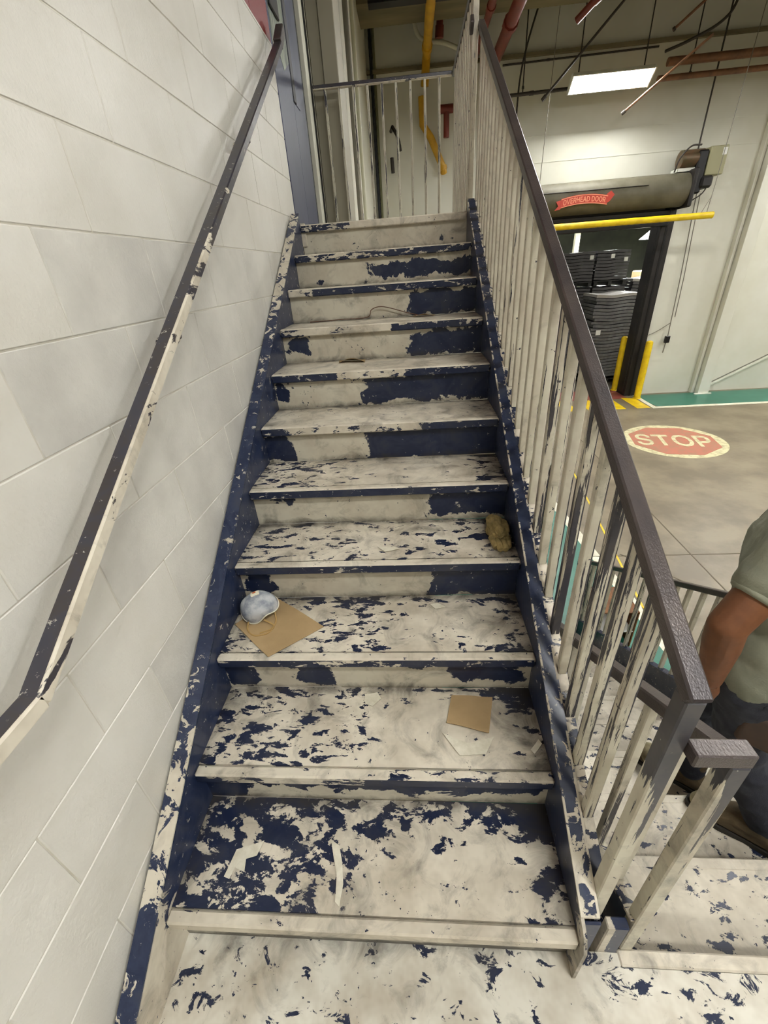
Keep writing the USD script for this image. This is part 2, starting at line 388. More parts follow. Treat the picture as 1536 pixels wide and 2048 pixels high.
obj('jamb_strip', cbox(-.10, WALLX + .004, 4.25, 4.30, LAND, HCEIL, .004), MAT['wall_white'], dr)
obj('jamb_strip', cbox(-.10, WALLX - .006, 4.31, 4.46, LAND, HCEIL, .004), MAT['door_dark'], dr)
patch_ = [(3.11, 2.86), (3.20, 2.83), (3.26, 2.87), (3.34, 2.82), (3.50, 2.90), (3.50, 4.6), (3.11, 4.6)]
obj('stripped_panel', extrude_yz(patch_, WALLX + .0045, WALLX + .006), MAT['pale_primer'], dr, label='stripped pale green primer patch')
obj('latch_plate', cbox(WALLX + .0065, WALLX + .02, 3.12, 3.32, 3.03, 3.12, .004), MAT['black_metal'], dr)

hall_plan(True)
# beams and pipework under the ceiling
t = thing('roof_beam', 'wide tan concrete beam crossing under the ceiling before the far wall', 'beam')
obj('beam_body', cbox(-.012, X1, 7.35, 7.95, 4.55, CEIL, .02), MAT['beam_concrete'], t)
obj('beam_lip', cbox(-.012, X1, 7.95, 8.10, 4.72, 4.86, .01), MAT['ceiling_concrete'], t)
t = thing('steel_beam', 'short black steel beam high over the back of the top landing', 'beam')
obj('flange', cbox(.36, 1.35, 6.8, 6.95, 4.36, 4.39, .003), MAT['black_metal'], t)
obj('web', cbox(.36, 1.35, 6.86, 6.885, 4.39, CEIL, .003), MAT['black_metal'], t)

def pipe(name, label, pts, r, m, cat='pipe', group=None, flanges=(), curved=False):
    tt = thing(name, label, cat, pts[0], group=group)
    obj('run', tube(bend(pts) if curved else pts, r), MAT[m], tt, smooth=40)
    for p, q in flanges:
        obj('coupling', tube([p, q], r * 1.25), MAT[m], tt, smooth=40)
    return tt
pipe('sprinkler_pipe', 'thick red sprinkler pipe running under the ceiling beside the brown stair handrail', [(2.10, 2.5, 4.22), (2.10, BACK, 4.22)], .075, 'pipe_red', flanges=[((2.1, 7.2, 4.22), (2.1, 7.32, 4.22))])
pipe('sprinkler_pipe', 'thin dark red pipe close beside the thick red sprinkler pipe', [(1.82, 3.5, 4.3), (1.82, BACK, 4.3)], .045, 'pipe_red', flanges=[((1.82, 7.0, 4.3), (1.82, 7.1, 4.3))])
pipe('sprinkler_drop', 'short maroon pipe with a hanging sprinkler head above the bright lamp', [(3.52, 6.3, 4.42), (3.05, 6.9, 4.25), (2.86, 7.1, 4.12)], .04, 'pipe_red', flanges=[((3.08, 6.86, 4.26), (3.0, 6.96, 4.22))])
pipe('gas_pipe', 'yellow gas pipe running high along the ceiling over the top landing', [(1.10, 3.6, 4.38), (1.10, 8.42, 4.38), (1.07, 8.46, 4.05)], .06, 'pipe_yellow', flanges=[((1.10, 8.1, 4.38), (1.10, 8.22, 4.38))])
pipe('gas_pipe', 'yellow gas pipe slanting down the far wall behind the landing balusters', [(1.02, 8.5, 3.95), (1.03, 8.5, 3.62), (1.16, 8.5, 3.45), (1.36, 8.5, 3.05), (1.37, 8.54, 3.0)], .055, 'pipe_yellow', flanges=[((1.345, 8.5, 3.08), (1.36, 8.5, 3.03))])
pipe('valve_pipe', 'dark red valve stub on the far wall right of the slanting yellow pipe', [(1.40, 8.42, 3.80), (1.40, 8.42, 3.42)], .045, 'pipe_red', flanges=[((1.28, 8.42, 3.76), (1.50, 8.42, 3.76))])
pipe('red_drop_pipe', 'dark red pipe hanging right beside the high yellow gas pipe', [(1.30, 8.25, 5.0), (1.28, 8.3, 4.5)], .05, 'pipe_red', flanges=[((1.285, 8.285, 4.62), (1.28, 8.3, 4.5))])
pipe('white_conduit', 'curved white conduit looping behind the high yellow pipe', [(.88, 8.3, 4.95), (.92, 8.35, 4.72), (1.02, 8.4, 4.55), (1.35, 8.4, 4.48), (1.62, 8.4, 4.38)], .03, 'pipe_white', cat='conduit', curved=True)
pipe('wall_lamp_arm', 'small dark gooseneck fitting on the far wall behind the landing balusters', [(.52, BACK, 3.60), (.55, 8.45, 3.62), (.62, 8.38, 3.50), (.66, 8.36, 3.35)], .025, 'cable_dark', cat='wall lamp', flanges=[((.64, 8.37, 3.42), (.66, 8.36, 3.30)), ((.52, 8.5, 3.25), (.53, 8.5, 3.05))])
for i, (x, lab) in enumerate([(3.95, 'upper copper brown pipe running right from behind the bright lamp'), (3.95, 'lower copper brown pipe running right from behind the bright lamp')]):
    z = 3.99 - .17 * i
    pipe('copper_pipe', lab, [(4.55 - .1 * i, 8.30, z), (X1, 8.30, z)], .05 - .015 * i, 'pipe_copper', flanges=[((6.2, 8.30, z), (6.3, 8.30, z))])
pipe('conduit_run', 'dark conduit running left from the bright lamp along the far wall', [(2.2, 8.2, 3.78), (3.2, 8.2, 3.79)], .022, 'cable_dark', cat='conduit', flanges=[((2.6, 8.2, 3.784), (2.66, 8.2, 3.785))])
pipe('conduit_run', 'thin dark conduit crossing the far wall just above the bright lamp', [(2.25, 8.575, 4.22), (4.5, 8.575, 4.24)], .012, 'cable_dark', cat='conduit', flanges=[((2.9, 8.575, 4.226), (2.94, 8.575, 4.226))])
for lab, a, b in [('long diagonal sway brace left of the bright lamp', (2.72, 7.9, 3.62), (3.68, 7.6, 4.53)),
                  ('diagonal sway brace right below the bright lamp by the copper pipes', (3.98, 8.2, 3.45), (4.75, 7.6, 4.02)),
                  ('diagonal sway brace high right of the bright lamp', (4.45, 8.1, 4.25), (4.85, 8.0, 4.54))]:
    tt = thing('sway_brace', lab, 'pipe brace', a)
    obj('rod', tube([a, b], .016, 8), MAT['cable_dark' if 'left' in lab else 'pipe_copper'], tt, smooth=40)
    obj('clamp', tube([a, np.array(a) + (np.array(b) - a) * .05], .026, 8), MAT['cable_dark'], tt, smooth=40)
for lab, x, y, za, zb in [('thin hanger rod holding the lamp at its left end', 3.25, 8.1, 3.83, CEIL), ('thin hanger rod holding the lamp at its right end', 4.15, 8.1, 3.83, CEIL),
                          ('thin hanger rod left of the lamp beside the handrail', 2.5, 8.2, 3.79, CEIL), ('thin hanger rod right of the lamp at the copper pipes', 4.92, 8.36, 3.8, CEIL)]:
    tt = thing('hanger_rod', lab, 'hanger rod', (x, y, za))
    obj('rod', tube([(x, y, za), (x, y, zb)], .009, 8), MAT['cable_dark'], tt)
    obj('nut', tube([(x, y, za + .05), (x, y, za + .08)], .018, 6), MAT['cable_dark'], tt)
tt = thing('slack_cable', 'thick black cable swooping from the ceiling to the copper pipes', 'cable', (4.4, 8.3, 3.93))
obj('sheath', tube(bend([(4.45, 8.22, 4.08), (4.75, 8.19, 4.16), (5.1, 8.17, 4.30), (5.25, 8.17, 4.5), (5.3, 8.15, 5.0)]), .018, 8), MAT['cable_dark'], tt, smooth=40)
tt = thing('slack_cable', 'thin dark cable hanging from the ceiling beside the red sprinkler pipe', 'cable', (2.3, 8.3, 3.9))
obj('sheath', tube(bend([(2.45, 8.3, 3.55), (2.47, 8.3, 4.0), (2.55, 8.25, 4.4), (2.75, 8.2, 5.0)]), .013, 8), MAT['cable_dark'], tt, smooth=40)

# fluorescent fittings hung in rows
def fitting(x, y, z, label, group=None, tilt=0.0, w=.16):
    tt = thing('ceiling_lamp', label, 'lamp', (x, y, z), group=group)
    R = trimesh.transformations.rotation_matrix(-tilt, [1, 0, 0], [x, y, z])
    def put(name, m, mm): m.apply_transform(R); obj(name, m, MAT[mm], tt)
    put('housing', cbox(x - .56, x + .56, y - w, y + w, z + .012, z + .075, .01), 'fixture_white')
    for a, b in ((-.57, -.55), (.55, .57)): put('rim', cbox(x + a, x + b, y - w - .01, y + w + .01, z - .004, z + .06, .003), 'fixture_white')
    for a in (-w - .01, w - .002): put('rim', cbox(x - .549, x + .549, y + a, y + a + .012, z, z + .05, .003), 'fixture_white')
    put('lens', cbox(x - .54, x + .54, y - w + .003, y + w - .003, z, z + .011, .002), 'lamp_lens' if not tilt else 'lamp_lens_far')
fitting(3.70, 8.05, 3.78, 'bright white fluorescent lamp hanging below the ceiling before the far wall', tilt=.66, w=.115)
for x in (3.7, 7.6, 11.2):
    for y in (8.05, 5.4, 1.9, -2.6):
        if (x, y) != (3.7, 8.05):
            fitting(x, y, 3.85, 'white fluorescent lamp of the hall rows beyond the photo\'s edge', 'fluorescent lamps of the hall', tilt=.72 if y > 8 else 0.0)
for y in (-1.4,):  # extra lamp added to brighten landing and lower wall, outside the rows
    fitting(1.8, y, 4.05, 'white fluorescent lamp of the hall rows beyond the photo\'s edge', 'fluorescent lamps of the hall')

# roller door in the far wall
dd = structure('door_2')
cyl = tube([(2.60, 8.34, 2.47), (5.20, 8.34, 2.47)], .225, 32)
obj('hood', cyl, MAT['hood_metal'], dd, smooth=40)
obj('hood_seam', cbox(2.6, 4.55, 8.112, 8.135, 2.545, 2.553, .002), MAT['dark_steel'], dd)
obj('hood_back', cbox(2.60, 5.20, 8.36, BACK, 2.28, 2.69, .01), MAT['hood_metal'], dd)
for x in (2.56, 5.20):
    obj('end_bracket', cbox(x, x + .06, 8.09, BACK, 2.22, 2.72, .02), MAT['dark_steel'], dd)
obj('curtain', cbox(2.74, 5.14, 8.50, 8.55, 2.06, 2.30, .005), MAT['bar_grey'], dd)
obj('bottom_bar', cbox(2.74, 5.14, 8.44, 8.58, 2.00, 2.07, .008), MAT['black_metal'], dd)
obj('header', cbox(2.74, 5.14, 8.42, 8.59, 2.16, 2.22, .008), MAT['dark_steel'], dd)
for x0, x1 in ((2.64, 2.84), (5.06, 5.26)):
    obj('guide', cbox(x0, x1, BACK - .10, BACK, FLOOR, 2.28, .006), MAT['dark_steel'], dd)
    obj('guide_slot', cbox(x0 + .08, x0 + .115, BACK - .108, BACK - .09, FLOOR, 2.22, .003), MAT['black_metal'], dd)
    obj('jamb', cbox(x0 + (0 if x0 < 3 else .0), x1 - (0 if x0 < 3 else .0), BACK, BACK + .27, FLOOR, 2.28, .006), MAT['dark_steel'], dd)

# ribbon badge with its lettering on the hood
bg = thing('door_badge', 'red arched ribbon badge with pale lettering on the roller door hood', 'sign', (3.58, 8.11, 2.44))
def arch(u): return -.30 * u * u
us = np.linspace(-.36, .36, 25)
band = [(u, arch(u) + .062) for u in us] + [(u, arch(u) - .062) for u in us[::-1]]
tailL = [(-.36, arch(.36) + .05), (-.44, arch(.36) - .02 + .05), (-.40, arch(.36) - .03), (-.45, arch(.36) - .085), (-.36, arch(.36) - .075)]
tailR = [(.34, arch(.34) + .075), (.40, arch(.34) + .115), (.46, arch(.34) + .06), (.40, arch(.34) - .02), (.34, arch(.34) - .05)]
def on_hood(poly, depth, lift):
    m = trimesh.creation.extrude_polygon(Polygon(poly) if isinstance(poly, list) else poly, depth, engine='earcut')
    v = np.array(m.vertices)
    return trimesh.Trimesh(np.stack([3.58 + v[:, 0], 8.108 - lift - v[:, 2], 2.44 + v[:, 1]], 1), m.faces[:, ::-1], process=False)
obj('ribbon', on_hood(band, .01, 0), MAT['badge_red'], bg)
obj('ribbon_tail', on_hood(tailL, .008, 0), MAT['badge_red'], bg)
obj('ribbon_tail', on_hood(tailR, .008, 0), MAT['badge_red'], bg)
for s in (.052, -.056):
    obj('ribbon_line', on_hood([(u, arch(u) + s + .005) for u in us] + [(u, arch(u) + s - .005) for u in us[::-1]], .003, .01), MAT['badge_salmon'], bg)
def lettering(text, height, width, fn, mat_, parent, depth=.003, bold=True):
    m = meshkit.text_mesh(text, height, depth, bold=bold); v = np.array(m.vertices)
    w = v[:, 0].max() - v[:, 0].min(); v[:, 0] = (v[:, 0] - v[:, 0].min() - w / 2) * width / w
    obj('lettering', trimesh.Trimesh(fn(v), m.faces, process=False), mat_, parent)
lettering('OVERHEAD DOOR', .066, .66, lambda v: np.stack([3.58 + v[:, 0], 8.108 - .010 - v[:, 2], 2.44 - .034 + v[:, 1] + arch(v[:, 0])], 1), MAT['badge_salmon'], bg)

op = thing('door_operator', 'motor and khaki control box on the right end of the roller door hood', 'motor', (5.3, 8.3, 2.7))
obj('control_box', cbox(5.42, 5.68, 8.22, 8.52, 2.62, 2.98, .01), MAT['operator_box'], op)
obj('box_label', cbox(5.60, 5.66, 8.214, 8.222, 2.86, 2.95, .001), MAT['label_white'], op)
obj('motor', tube([(5.05, 8.36, 2.86), (5.38, 8.36, 2.86)], .12, 20), MAT['motor_brown'], op, smooth=40)
obj('gearbox', cbox(5.27, 5.42, 8.24, 8.5, 2.40, 2.95, .02), MAT['black_metal'], op)
obj('chain_guard', cbox(5.38, 5.56, 8.2, 8.5, 2.46, 2.62, .03), MAT['dark_steel'], op)
obj('motor_foot', cbox(5.02, 5.36, 8.28, 8.5, 2.70, 2.745, .004), MAT['fixture_white'], op)
obj('cable', tube(bend([(4.98, 8.3, 2.70), (5.0, 8.26, 2.86), (5.12, 8.24, 3.0), (5.3, 8.3, 3.02)]), .012, 8), MAT['cable_dark'], op, smooth=40)
obj('cable', tube(bend([(5.56, 8.3, 2.56), (5.46, 8.24, 2.40), (5.34, 8.25, 2.32), (5.28, 8.3, 2.26)]), .009, 8), MAT['cable_dark'], op, smooth=40)
obj('conduit', tube([(5.34, 8.45, 2.95), (5.34, 8.45, CEIL)], .012, 8), MAT['cable_dark'], op, smooth=40)

yb = thing('clearance_bar', 'yellow pipe hung across the roller door as a height warning', 'bar', (4.2, 7.95, 2.08))
obj('bar', tube([(2.55, 7.95, 2.08), (5.53, 7.95, 2.08)], .045, 16), MAT['yellow_paint'], yb, smooth=40)
for x in (2.75, 5.40):
    obj('hanging_wire', tube([(x + .04, 7.95, 2.10), (x + .06, 7.95, 2.5), (x + .12, 7.95, CEIL)], .005, 6), MAT['cable_grey'], yb)
    obj('hanging_wire', tube([(x - .05, 7.95, 2.10), (x + .05, 7.95, 2.32)], .004, 6), MAT['cable_grey'], yb)
    obj('end_cap', tube([(2.54 if x < 3 else 5.525, 7.95, 2.08), (2.555 if x < 3 else 5.54, 7.95, 2.08)], .047, 16), MAT['yellow_paint'], yb, smooth=40)

for lab, x, y in [('yellow bollard before the right jamb of the roller door', 5.22, 8.30), ('yellow bollard behind the right jamb inside the roller doorway', 5.06, 8.98)]:
    tt = thing('bollard', lab, 'bollard', (x, y, FLOOR))
    obj('post', trimesh.creation.revolve([(0, 0), (.062, 0), (.062, 1.04), (.055, 1.065), (.03, 1.08), (0, 1.083)], sections=20), MAT['yellow_paint'], tt, smooth=40, local=True)
    obj('base_collar', trimesh.creation.revolve([(.0621, 0), (.075, 0), (.075, .012), (.0621, .02)], sections=20), MAT['yellow_paint'], tt, smooth=40, local=True)

wc = thing('hanging_chain', 'pull cords and switch hanging on the white wall right of the roller door', 'cord', (5.62, 8.5, .1))
obj('cord', tube([(5.52, 8.52, 2.45), (5.60, 8.52, 1.2), (5.64, 8.52, .2)], .008, 6), MAT['cable_grey'], wc)
obj('cord', tube([(5.58, 8.52, 2.42), (5.66, 8.52, 1.2), (5.68, 8.52, .55)], .007, 6), MAT['cable_grey'], wc)
obj('switch', cbox(5.60, 5.68, 8.49, 8.55, .10, .22, .006), MAT['black_metal'], wc)
obj('tassel', tube([(5.63, 8.52, .1), (5.62, 8.52, -.08)], .010, 6), MAT['cable_grey'], wc)
obj('side_wire', tube(bend([(5.30, 8.56, .25), (5.45, 8.56, .32), (5.64, 8.54, .45)]), .006, 6), MAT['cable_grey'], wc)

co = thing('wall_pilaster', 'narrow white steel pilaster on the white wall right of the doorway', 'column', (6.55, 8.5, FLOOR))
obj('web', cbox(6.42, 6.62, 8.38, BACK, FLOOR, CEIL, .004), MAT['wall_white'], co)
obj('flange', cbox(6.36, 6.41, 8.50, BACK, FLOOR, CEIL, .003), MAT['wall_white'], co)
obj('foot', cbox(6.34, 6.66, 8.34, 8.379, FLOOR, FLOOR + .025, .004), MAT['wall_white'], co)
dg = thing('wall_brace', 'slanting white brace on the far wall right of the white pilaster', 'brace', (6.7, 8.56, -.72))
obj('strip', frame_bar((6.72, 8.57, -.76), (9.2, 8.57, .55), .05, .035), MAT['wall_white'], dg)
obj('strip_edge', frame_bar((6.74, 8.56, -.70), (9.2, 8.56, .60), .012, .02), MAT['cable_grey'], dg)

# floor markings
def marking(name, label, poly, m, z=.0018):
    tt = thing(name, label, 'floor marking', (*np.mean(np.array(poly), 0), FLOOR), kind='structure')
    obj('paint', flat(poly, FLOOR - .001, FLOOR + z), MAT[m], tt)
marking('green_walkway', 'green painted walkway along the foot of the far wall', [(5.33, 7.70), (X1, 7.70), (X1, BACK), (5.20, BACK - .11)], 'green_paint')
marking('white_line', 'white line bordering the green walkway along the far wall', [(5.20, 7.60), (X1, 7.60), (X1, 7.70), (5.26, 7.70)], 'white_line', .0022)
marking('white_line', 'short white line beside the yellow bollard', [(5.205, 7.60), (5.29, 7.60), (5.30, 8.50), (5.225, 8.50)], 'white_line', .0026)
marking('green_walkway', 'green painted walkway beside the lower stair', [(0.9, 0.4), (2.66, 0.4), (2.34, 4.3), (0.9, 4.3)], 'green_paint')
marking('white_line', 'white line bordering the green walkway beside the lower stair', [(2.66, .4), (2.77, .4), (2.42, 4.36), (2.33, 4.36)], 'white_line', .0022)
marking('yellow_line', 'thin yellow line on the concrete beside the white line', [(2.58, 2.2), (2.60, 2.2), (2.92, 5.0), (2.90, 5.0)], 'yellow_paint', .0022)
marking('red_patch', 'red painted threshold on the floor of the roller doorway', [(2.85, 8.32), (5.05, 8.32), (5.05, 9.0), (2.85, 9.0)], 'red_floor')
for i in range(5):
    x = 4.94 - i * .44
    tt = thing('hazard_stripe', f'yellow hazard stripe on the floor before the roller door, {["rightmost", "second", "third", "fourth", "fifth"][i]} counted from the bollard', 'floor marking', (x, 7.95, FLOOR), kind='structure')
    obj('paint', flat([(x, 7.64), (x + .24, 7.64), (x + .24, 8.30), (x, 8.38)], FLOOR - .001, FLOOR + .0024), MAT['yellow_paint'], tt)

# round STOP sign on the floor
sg = thing('stop_sign', 'round worn stop marking with red octagon on the concrete floor', 'floor marking', (4.72, 5.98, FLOOR))
ang, SC = -.21, np.array([4.72, 5.98])
R2 = np.array([[math.cos(ang), -math.sin(ang)], [math.sin(ang), math.cos(ang)]])
from shapely.geometry import Point
disc = Point(0, 0).buffer(.70, 48); octa = Polygon([(.62 * math.cos(a), .62 * math.sin(a)) for a in np.arange(8) * math.pi / 4 + math.pi / 8])
def turn(poly): return affinity.translate(affinity.rotate(poly, math.degrees(ang), origin=(0, 0)), *SC)
obj('disc', flat(turn(disc), FLOOR - .001, FLOOR + .0018), MAT['sign_cream'], sg)
obj('octagon', flat(turn(octa), FLOOR, FLOOR + .0026), MAT['sign_red'], sg)
lettering('STOP', .44, 1.02, lambda v: np.column_stack([(v[:, :2] - [0, .22]) @ R2.T + SC, FLOOR + .002 + v[:, 2] * .5]), MAT['sign_cream'], sg)

# ---------------------------------------------------------------- the room beyond the roller door
far = structure('room_beyond')
obj('floor_slab', box(-2, 14, BACK + .25, 22, FLOOR - .2, FLOOR), MAT['far_floor'], far)
obj('end_wall', box(-2, 14, 22, 22.2, FLOOR, 6), MAT['far_wall'], far)
obj('side_wall', box(14, 14.2, BACK + .25, 22, FLOOR, 6), MAT['far_wall'], far)
obj('side_wall', box(-2.2, -2, BACK + .25, 22, FLOOR, 6), MAT['far_wall'], far)
obj('roof', box(-2.2, 14.2, BACK + .25, 22.2, 6, 6.2), MAT['far_wall'], far)
for x, y, lab in [(7.40, 16.0, 'leftmost'), (8.42, 16.9, 'middle'), (8.2, 15.2, 'rightmost')]:
    tt = thing('highbay_lamp', f'pale round high-bay lamp in the room beyond the doorway, {lab} of three', 'lamp', (x, y, 2.33 if lab != 'rightmost' else 1.95))
    obj('shade', trimesh.creation.revolve([(0, .35), (.08, .35), (.12, .28), (.42, .02), (.44, 0), (.42, .0), (.1, .25), (0, .25)], sections=24), MAT['fixture_white'], tt, smooth=40, local=True)
    obj('lens', trimesh.creation.revolve([(0, .03), (.38, .03), (.38, .04), (0, .04)], sections=24), MAT['far_lamp'], tt, local=True)
    obj('hook', tube([(x, y, 2.7), (x, y, 6)], .012, 6), MAT['cable_grey'], tt)
for x, y in [(4.2, 15), (10.5, 12.5)]:
    tt = thing('strip_lamp', 'long strip lamp in the room beyond the roller door', 'lamp', (x, y, 4.6), group='strip lamps of the room beyond')
    obj('tray', cbox(x - .8, x + .8, y - .2, y + .2, 4.62, 4.7, .01), MAT['fixture_white'], tt)
    obj('lens', cbox(x - .78, x + .78, y - .18, y + .18, 4.6, 4.619, .002), MAT['far_lamp'], tt)
for x, w, lab in [(6.3, .16, 'wide pale steel post in the room beyond, over the stacked trays'), (5.5, .08, 'thin pale steel post in the room beyond, left of the wide one'), (3.6, .1, 'pale steel post in the room beyond at the left of the doorway')]:
    tt = thing('steel_post', lab, 'post', (x, 16.5, FLOOR))
    obj('shaft', cbox(x - w / 2, x + w / 2, 16.4, 16.55, FLOOR, 6, .01), MAT['far_steel'], tt)
    obj('base_plate', cbox(x - w, x + w, 16.3, 16.65, FLOOR, FLOOR + .03, .004), MAT['far_steel'], tt)
tt = thing('overhead_track', 'thin pale rail hung across the room beyond the doorway', 'rail', (7, 15, 2.9))
obj('rail', tube([(4.5, 15, 2.85), (9.5, 15, 2.95)], .035, 8), MAT['far_steel'], tt, smooth=40)
for x in (5.4, 7.4, 9): obj('drop_rod', tube([(x, 15, 2.9), (x, 15, 6)], .012, 6), MAT['far_steel'], tt)
tt = thing('work_machine', 'pale machine with an amber cover at the back of the room beyond', 'machine', (8.2, 16, FLOOR))
obj('body', cbox(7.6, 9.0, 15.6, 16.6, FLOOR, .55, .04), MAT['far_machine'], tt)
obj('top_box', cbox(8.2, 8.9, 15.7, 16.3, .55, 1.1, .03), MAT['motor_brown'], tt)
obj('panel', cbox(7.7, 8.1, 15.58, 15.62, .1, .45, .006), MAT['fixture_white'], tt)
obj('arm', tube(bend([(8.9, 15.8, 1.0), (9.2, 15.7, 1.3), (9.3, 15.6, 1.0)]), .05, 8), MAT['label_white'], tt, smooth=40)

# stacks of wavy grey plastic trays, each tray an object; one tray modelled, the rest are copies
def tray_mesh(w, d, h, wave, seed):
    nx, ny = 22, 10
    X, Y = np.meshgrid(np.linspace(-w / 2, w / 2, nx), np.linspace(-d / 2, d / 2, ny), indexing='ij')
    Z = wave * np.sin(X / w * 9.5 + seed) * (.6 + .4 * np.cos(Y / d * 3))
    top = np.stack([X, Y, Z + h], -1).reshape(-1, 3); bot = np.stack([X, Y, Z], -1).reshape(-1, 3)
    F = []; N = nx * ny
    for i in range(nx - 1):
        for j in range(ny - 1):
            a, b, c, d_ = i * ny + j, (i + 1) * ny + j, (i + 1) * ny + j + 1, i * ny + j + 1
            F += [(a, b, c), (a, c, d_), (N + a, N + c, N + b), (N + a, N + d_, N + c)]
    def side(idx):
        for p, q in zip(idx[:-1], idx[1:]): F.extend([(p, N + p, N + q), (p, N + q, q)])
    side([i * ny for i in range(nx)][::1][::-1]); side([i * ny + ny - 1 for i in range(nx)]); side([j for j in range(ny)]); side([(nx - 1) * ny + j for j in range(ny)][::-1])
    m = trimesh.Trimesh(np.vstack([top, bot]), F, process=False); m.fix_normals(); return m
proto = {}
def stack(x, y, z, n, w, d, h, wave, label, mname='tray_grey', pale_top=False, jit=.012):
    key = (w, d, h, wave, mname)
    g = label.split(',')[0] + ' trays'
    for k in range(n):
        loc = (x + rng.uniform(-jit, jit), y + rng.uniform(-jit, jit), z + k * (h + .012))
        mm = 'tray_pale' if (pale_top and k == n - 1) else mname
        lab = label if not (pale_top and k == n - 1) else 'pale sheet on top of the ' + label.replace('wavy grey tray in the ', '')
        kk = (w, d, h, wave, mm)
        if kk not in proto:
            p = thing('stacked_tray', lab, 'tray', loc, group=None if mm == 'tray_pale' else g)
            obj('sheet', tray_mesh(w, d, h, wave, 0.0), MAT[mm], p, smooth=40, local=True)
            if False: obj('rim', [cbox(-w / 2 - .006, -w / 2, -d / 2, d / 2, .005, h * .8, .002), cbox(w / 2, w / 2 + .006, -d / 2, d / 2, .005, h * .8, .002)], MAT[mm], p, local=True)
            proto[kk] = p
        else:
            copy_of(proto[kk], 'stacked_tray', lab, 'tray', loc, group=None if mm == 'tray_pale' else g)
    top = z + n * (h + .012)
    return top
def tag_on(x, y, z, label, s=.085):
    tt = thing('paper_tag', label, 'label', (x, y, z))
    obj('paper', cbox(x - s / 2, x + s / 2, y - .004, y, z - s / 2, z + s / 2, .001), MAT['label_white'], tt)
YS = 11.6
# pallets under the stacks
def pallet(x, y, z, w, d, label):
    tt = thing('pallet', label, 'pallet', (x, y, z))
    for k in range(5): obj('deck_board', cbox(x - w / 2, x + w / 2, y - d / 2 + k * d / 5 + .01, y - d / 2 + (k + 1) * d / 5 - .01, z + .09, z + .115, .003), MAT['black_metal'], tt)
    for s in (-1, 0, 1): obj('runner', cbox(x + s * (w / 2 - .05) - .04, x + s * (w / 2 - .05) + .04, y - d / 2, y + d / 2, z, z + .09, .003), MAT['black_metal'], tt)
    return z + .115
for x, lab, dz in [(4.66, 'left', .03), (5.45, 'right', .03)]:
    b = pallet(x, YS, FLOOR, .76, .9, f'black pallet under the {lab} back tray stack')
    b2 = stack(x, YS, b + .012, 26, .74, .85, .055, .006, f'wavy grey tray in the lower {lab} back stack')
    b3 = pallet(x, YS, b2 + .02, .76, .9, f'black pallet between the lower and upper {lab} back stacks')
    stack(x, YS, b3 + .012, 9, .74, .85, .055, .010, f'wavy grey tray in the upper {lab} back stack')
tag_on(4.95, YS - .44, 1.60, 'white tag on the upper left back tray stack'); tag_on(5.42, YS - .44, 1.60, 'white tag at the left on the upper right back tray stack'); tag_on(5.72, YS - .44, 1.52, 'white tag at the right on the upper right back tray stack')
tag_on(4.92, YS - .44, .55, 'white tag on the lower left back tray stack'); tag_on(5.30, YS - .44, .80, 'white tag on the lower right back tray stack')
b = pallet(6.35, 11.5, FLOOR, .82, .9, 'black pallet under the right rear tray stack')
stack(6.35, 11.5, b + .012, 28, .80, .8, .055, .016, 'wavy grey tray in the right rear stack', pale_top=True)
b = pallet(5.12, 10.0, FLOOR, 1.1, .85, 'black wheeled pallet under the front tray stack')
stack(5.12, 10.0, b + .04, 26, 1.02, .8, .052, .018, 'wavy grey tray in the front stack', mname='tray_wrap', pale_top=True, jit=.03)
tag_on(4.75, 9.575, .2, 'white tag on the front tray stack', .10)

hall_plan(False)
# ---------------------------------------------------------------- the stair
XL, XR = 0.047, 1.136                           # tread ends
def ramp(v, a, b): return np.clip((v - a) / (b - a), 0, 1)
def fbm(P, s, seed): return meshkit.fbm(np.asarray(P) * s, 3, seed) - .5

st = thing('staircase', 'upper steel stair flight with flaking cream paint over navy along the block wall', 'stairs', (XL, 0, 0))

# how far the cream has come off each tread (u: across from the wall, v: front to back)
def tread_bias(i):
    def fn(P):
        u = (P[:, 0] - XL) / (XR - XL); v = (P[:, 1] - (i - 1) * RUN) / RUN
        if i == 1:   b = .025 - .08 * ramp(u, .28, .42) - .10 * ramp(u, .50, .62) * (1 - ramp(v, .62, .9)) + .13 * ramp(u, .86, .93) + .05 * ramp(v, .8, 1)
        elif i == 2: b = -.03 - .16 * ramp(u, .46, .58) * (1 - ramp(v, .72, .95)) + .15 * ramp(u, .86, .92) - .03 * ramp(u, .2, .4)
        elif i == 3: b = -.055 - .05 * ramp(v, .0, .25) * (u > .55) + .06 * ramp(u, .88, .95) + .06 * ramp(v, .8, 1) + .03 * (1 - ramp(u, 0, .2))
        elif i == 4: b = -.065 + .02 * (1 - ramp(u, 0, .4)) + .08 * ramp(u, .82, .92) * ramp(v, .3, .7)
        elif i == 5: b = -.045 - .10 * ramp(u, .25, .5) + .12 * ramp(u, .86, .94)
        elif i == 6: b = -.16 + .08 * ramp(u, .9, 1) + .05 * (1 - ramp(u, 0, .08))
        else:        b = -.20 + .10 * (1 - ramp(u, 0, .06)) + .05 * ramp(u, .95, 1)
        return b + .10 * fbm(P, 5, i)
    return fn
def tread_dirt(i):
    def fn(P):
        u = (P[:, 0] - XL) / (XR - XL); v = (P[:, 1] - (i - 1) * RUN) / RUN
        return .14 + .20 * ramp(u, .88, .97) + .16 * (1 - ramp(u, .0, .05)) + .22 * ramp(v, .96, 1.06)
    return fn
